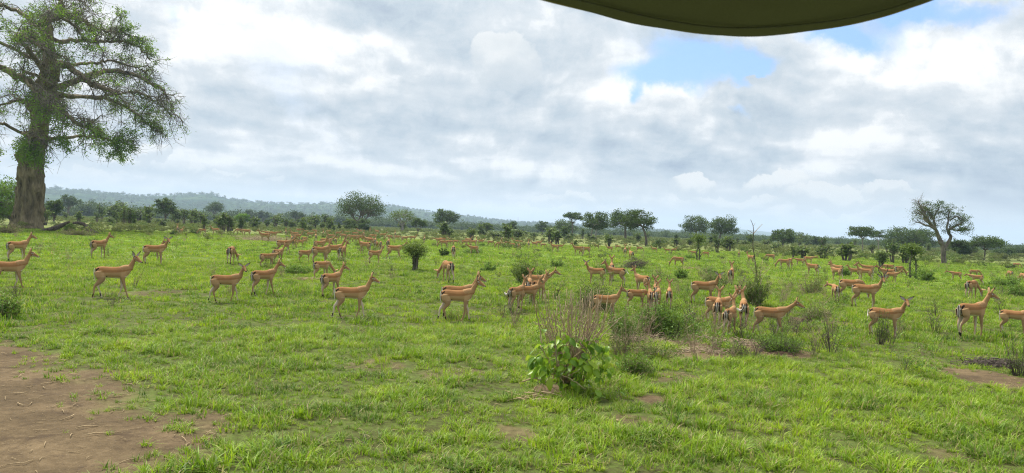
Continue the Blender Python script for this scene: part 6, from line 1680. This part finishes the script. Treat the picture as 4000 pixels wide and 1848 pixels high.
# trees on the ridge line
protos = [clump_proto(540 + k, 13, 11, 130, 2.4, 'far_leaf', False) for k in range(4)]
n = 3600
az = R(-44) + R(80) * rw.random(n); r = 1650 + 1500 * rw.random(n) ** .8
x, y = r * np.sin(az), r * np.cos(az); zr = ridge(3000, 3600, HILL_A, az, r, 1450, 4) - .6
keep = (zr > 3) & (fbm(x / 120, y / 120, 91, 3) > .45)
x, y, zr = x[keep], y[keep], zr[keep]; n = len(x)
rt_ = scatter('hill_trees', protos, np.stack([x, y, zr - 2.5], -1), rw.integers(0, 4, n), rw.random(n) * 6.28, np.zeros((n, 2)), .45 + .5 * rw.random(n))
tag(rt_, 'specks of trees covering the wooded ridge', 'woods', kind='stuff')
# scrub: dry green bushes and tall grass beyond the grazed lawn
rng = np.random.default_rng(99); protos = []
for k in range(6):
    v, q, a = tuft(rng, 70, .38, .75, .045, 2, .55); protos.append(mesh_np('scrub_tuft', v, q, M['scrub_leaf'], {'tint': a}))
for k in range(5): protos.append(clump_proto(570 + k, 1.6, 1.25, 260, .16, 'scrub_leaf', False))
for k in range(3): protos.append(clump_proto(580 + k, 1.7, 1.3, 300, .17, 'shrub_leaf', False))
n = 26000; az = R(-43) + R(86) * rw.random(n); r = np.sqrt(55 ** 2 + (420 ** 2 - 55 ** 2) * rw.random(n) ** 1.3)
x, y = r * np.sin(az), r * np.cos(az)
start = np.interp(az, [R(-43), R(-35.5), R(-34), R(-29), R(-26), R(-14), R(0), R(15), R(30), R(43)], [84, 96, 108, 104, 96, 98, 102, 100, 90, 84])
d_ = fbm(x / 14, y / 14, 45, 4)
p_ = sstep(start * .85, start * 1.45, r) * sstep(.42, .60, d_ + .12 * sstep(R(-6), R(-20), az)) + .03
keep = rw.random(n) < p_
x, y, r, az = x[keep], y[keep], r[keep], az[keep]; n = len(x)
pick = np.where(rw.random(n) < .45, rw.integers(0, 6, n), np.where(rw.random(n) < .72, rw.integers(6, 11, n), rw.integers(11, 14, n)))
sc = (.35 + .55 * rw.random(n)) * np.where(r < 75, .55, 1.0)
scr = scatter('scrub', protos, np.stack([x, y, ground_z(x, y) - .03], -1), pick, rw.random(n) * 6.28, rw.normal(size=(n, 2)) * .05, sc)
tag(scr, 'dry green scrub and tall grass beyond the grazing herd', 'scrub', kind='stuff')
# taller weeds and rank grass inside the meadow
rng = np.random.default_rng(5); protos = []
for k in range(5):
    v, q, a = tuft(rng, 60, .13, .30, .010, 3, .8); protos.append(mesh_np('rank_tuft', v, q, M['grass'], {'tint': a}))
for k in range(3):
    v, q, a = tuft(rng, 14, .10, .42, .006, 3, .55); protos.append(mesh_np('dry_tuft', v, q, M['straw'], {'tint': a}))
x, y = wedge(6, 75, 1.4, rw)
m_ = rw.random(len(x)) < (.28 * sstep(.50, .68, fbm(x / 2.6, y / 2.6, 15, 3)) + .015 + .8 * np.exp(-(((x - fb_.location.x) ** 2 + (y - Yb) ** 2) / 1.4)))
m_ &= veg(x, y) > .35
x, y = x[m_], y[m_]; n = len(x)
pick = np.where(rw.random(n) < .80, rw.integers(0, 5, n), rw.integers(5, 8, n))
rk = scatter('rank_grass', protos, np.stack([x, y, ground_z(x, y) - .01], -1), pick, rw.random(n) * 6.28, rw.normal(size=(n, 2)) * .12, .45 + .65 * rw.random(n))
tag(rk, 'longer rank grass and dry stems standing among the short grass', 'grass', kind='stuff')
# dry weeds: thin dead stems with a few small leaves
protos = []
for k in range(6):
    G_ = Geo(); rng = np.random.default_rng(640 + k)
    for s in range(12):
        a = rng.random() * 6.283; sp = .22 * math.sqrt(rng.random()); h_ = .22 + .38 * rng.random()
        Q = bez([(sp * .2 * math.cos(a), sp * .2 * math.sin(a), -.02), (sp * .6 * math.cos(a) + rng.normal() * .03, sp * .6 * math.sin(a), h_ * .5), (sp * 1.2 * math.cos(a) + rng.normal() * .05, sp * 1.2 * math.sin(a), h_)], 6)
        G_.tube(Q, np.linspace(.0045, .002, 6), 3, .3, cap=False)
        for c in range(4):
            q = Q[2 + rng.integers(4)]; G_.tube(np.array([q, q + rng.normal(size=3) * np.array((.07, .07, .03)) + np.array((0, 0, .07))]), [.003, .0015], 3, .3, cap=False)
    protos.append(G_.mesh('dry_weed', M['twig' if k % 2 else 'deadwood']))
for k in range(4):
    G_ = Geo(); rng = np.random.default_rng(660 + k)
    P_ = rng.normal(size=(170, 3)) * np.array((.15, .15, .10)) + np.array((0, 0, .18)); P_[:, 2] = np.maximum(P_[:, 2], .02)
    G_.leaves(P_, .045, rng, np.clip(.2 + .6 * rng.random(170), 0, 1), flat=.2, aspect=2.2); protos.append(G_.mesh('weed', M['dark_leaf']))
zp = []
for _ in range(460):
    if rw.random() < .78: q = (1960 + 1350 * rw.random(), 1050 + 350 * rw.random() ** 1.2)
    else: q = (3450 + 550 * rw.random(), 1060 + 420 * rw.random())
    p = gpt(*q); zp.append((p.x, p.y))
zp = np.array(zp + [(a_, b_) for a_, b_ in zip(*wedge(18, 95, .10, rw))]); zp = zp[fbm(zp[:, 0] / 1.8, zp[:, 1] / 1.8, 133, 3) > .47]; n = len(zp)
dw = scatter('dry_weeds', protos, np.column_stack([zp, ground_z(zp[:, 0], zp[:, 1]) - .01]), rw.integers(0, 10, n), rw.random(n) * 6.28, rw.normal(size=(n, 2)) * .15, .5 + .9 * rw.random(n))
tag(dw, 'dry twiggy weeds standing among the impalas right of centre', 'weeds', kind='stuff')
# litter: bits of straw and stick on soil and sward
protos = []
for k in range(6):
    G_ = Geo(); L_ = .035 + .022 * k
    G_.tube(bez([(-L_ / 2, 0, .006), (0, rng.normal() * .012, .012), (L_ / 2, 0, .006)], 4), np.array([.0016, .002, .0018, .0012]) * (1 + .18 * k), 4, .5); protos.append(G_.mesh('straw_bit', M['straw']))
x, y = wedge(5, 26, 26, rw); v = veg(x, y); k = rw.random(len(x)) < np.where(v < .55, .9, .22); x, y = x[k], y[k]; n = len(x)
lt = scatter('straw_litter', protos, np.stack([x, y, ground_z(x, y) + .004], -1), rw.integers(0, 6, n), rw.random(n) * 6.28, rw.normal(size=(n, 2)) * .08, .4 + 1.3 * rw.random(n) ** 2)
tag(lt, 'broken straw and twigs scattered on the bare soil', 'litter', kind='stuff')

# ================================================================ canvas roof of the vehicle, overhead
zc = HC + .40
edge_px = [(1500, -190), (1800, -90), (2110, 0), (2300, 47), (2500, 95), (2650, 122), (2760, 136), (2880, 141), (3000, 137), (3150, 124), (3300, 103), (3450, 68), (3560, 32), (3650, 0), (3800, -60), (4050, -190)]
E = [on_ground(px, py, zc) for px, py in edge_px]
E = bez([(p.x, p.y, p.z) for p in E], 60)
nb_ = 14; V = []; Q = []; yb = -1.6
ex = np.linspace(-1.05, 1.35, 60)
for j in range(nb_ + 1):
    t = j / nb_
    for i, e in enumerate(E):
        bx, by = ex[i], yb; x_ = e[0] * (1 - t) + bx * t; y_ = e[1] * (1 - t) + by * t
        V.append((x_, y_, zc + .10 * math.sin(math.pi * min(1, t * 1.0)) ** .8 + .006 * math.sin(x_ * 9) * t + .0035 * math.sin(x_ * 23 + 2 * t) * math.exp(-abs(t - .04) * 14)))
V = np.array(V); nE = len(E)
for j in range(nb_):
    for i in range(nE - 1): a = j * nE + i; Q.append((a, a + 1, a + nE + 1, a + nE))
Q = np.array(Q); top = V + np.array((0, 0, .004)); m_ = len(V)
def canvas_mat(name, c1, c2):
    m, g = new_mat(name); tc = g.n('ShaderNodeTexCoord').outputs['Object']; n = g.noise(tc, 260, 2, .5); n2 = g.noise(tc, 3, 3, .5)
    return finish(m, g, bsdf(g, g.ramp(g.math('ADD', g.math('MULTIPLY', n, .5), g.math('MULTIPLY', n2, .5)), [(.3, c1), (.7, c2)]), .95, .1))
M['canvas'] = canvas_mat('canvas', (.165, .155, .20), (.21, .20, .255)); M['hem'] = canvas_mat('hem', (.26, .21, .17), (.36, .30, .25))
roof = empty('canvas_roof', (0.15, 0, zc))
def rel(v): return v - np.array((.15, 0, zc))
link_mesh('sheet', mesh_np('sheet', rel(np.vstack([V, top])), np.vstack([Q[:, ::-1], Q + m_]), M['canvas'], None, True), roof)
W = Geo(); W.tube(rel(E + np.array((0, .001, .004))), .0035, 6); W.build('hem', M['hem'], roof, True)
W = Geo(); sm_ = E * np.array((.985, .965, 1)) + np.array((0, 0, .001)); W.tube(rel(sm_), .0022, 5); W.build('seam', M['canvas'], roof, True)
tag(roof, 'dark olive canvas roof edge of the vehicle hanging over the top of the view', 'canvas roof')

# ================================================================ haze
hb = bpy.data.meshes.new('haze'); bmh = bmesh.new(); bmesh.ops.create_cube(bmh, size=1.0)
for v in bmh.verts: v.co = Vector((v.co.x * 19000, v.co.y * 19000, -4.0 if v.co.z < 0 else 190.0))
bmh.to_mesh(hb); bmh.free()
mh, g = new_mat('haze'); pv = g.n('ShaderNodeVolumePrincipled'); pv.inputs['Color'].default_value = (.62, .80, 1.0, 1); pv.inputs['Density'].default_value = .00019; pv.inputs['Anisotropy'].default_value = 0.1
oo = g.n('ShaderNodeOutputMaterial'); mh.node_tree.links.new(pv.outputs[0], oo.inputs['Volume'])
hb.materials.append(mh); hz_ = link_mesh('haze', hb); tag(hz_, 'thin pale haze over the plain', 'haze', kind='stuff')
um = {o.data.name: o.data for o in bpy.data.objects if o.type == 'MESH'}; print('unique', sum(len(m.loops) - 2 * len(m.polygons) for m in um.values()))
print('objects', len(bpy.data.objects), 'tris', sum(len(o.data.loops) - 2 * len(o.data.polygons) for o in scene.objects if o.type == 'MESH'))
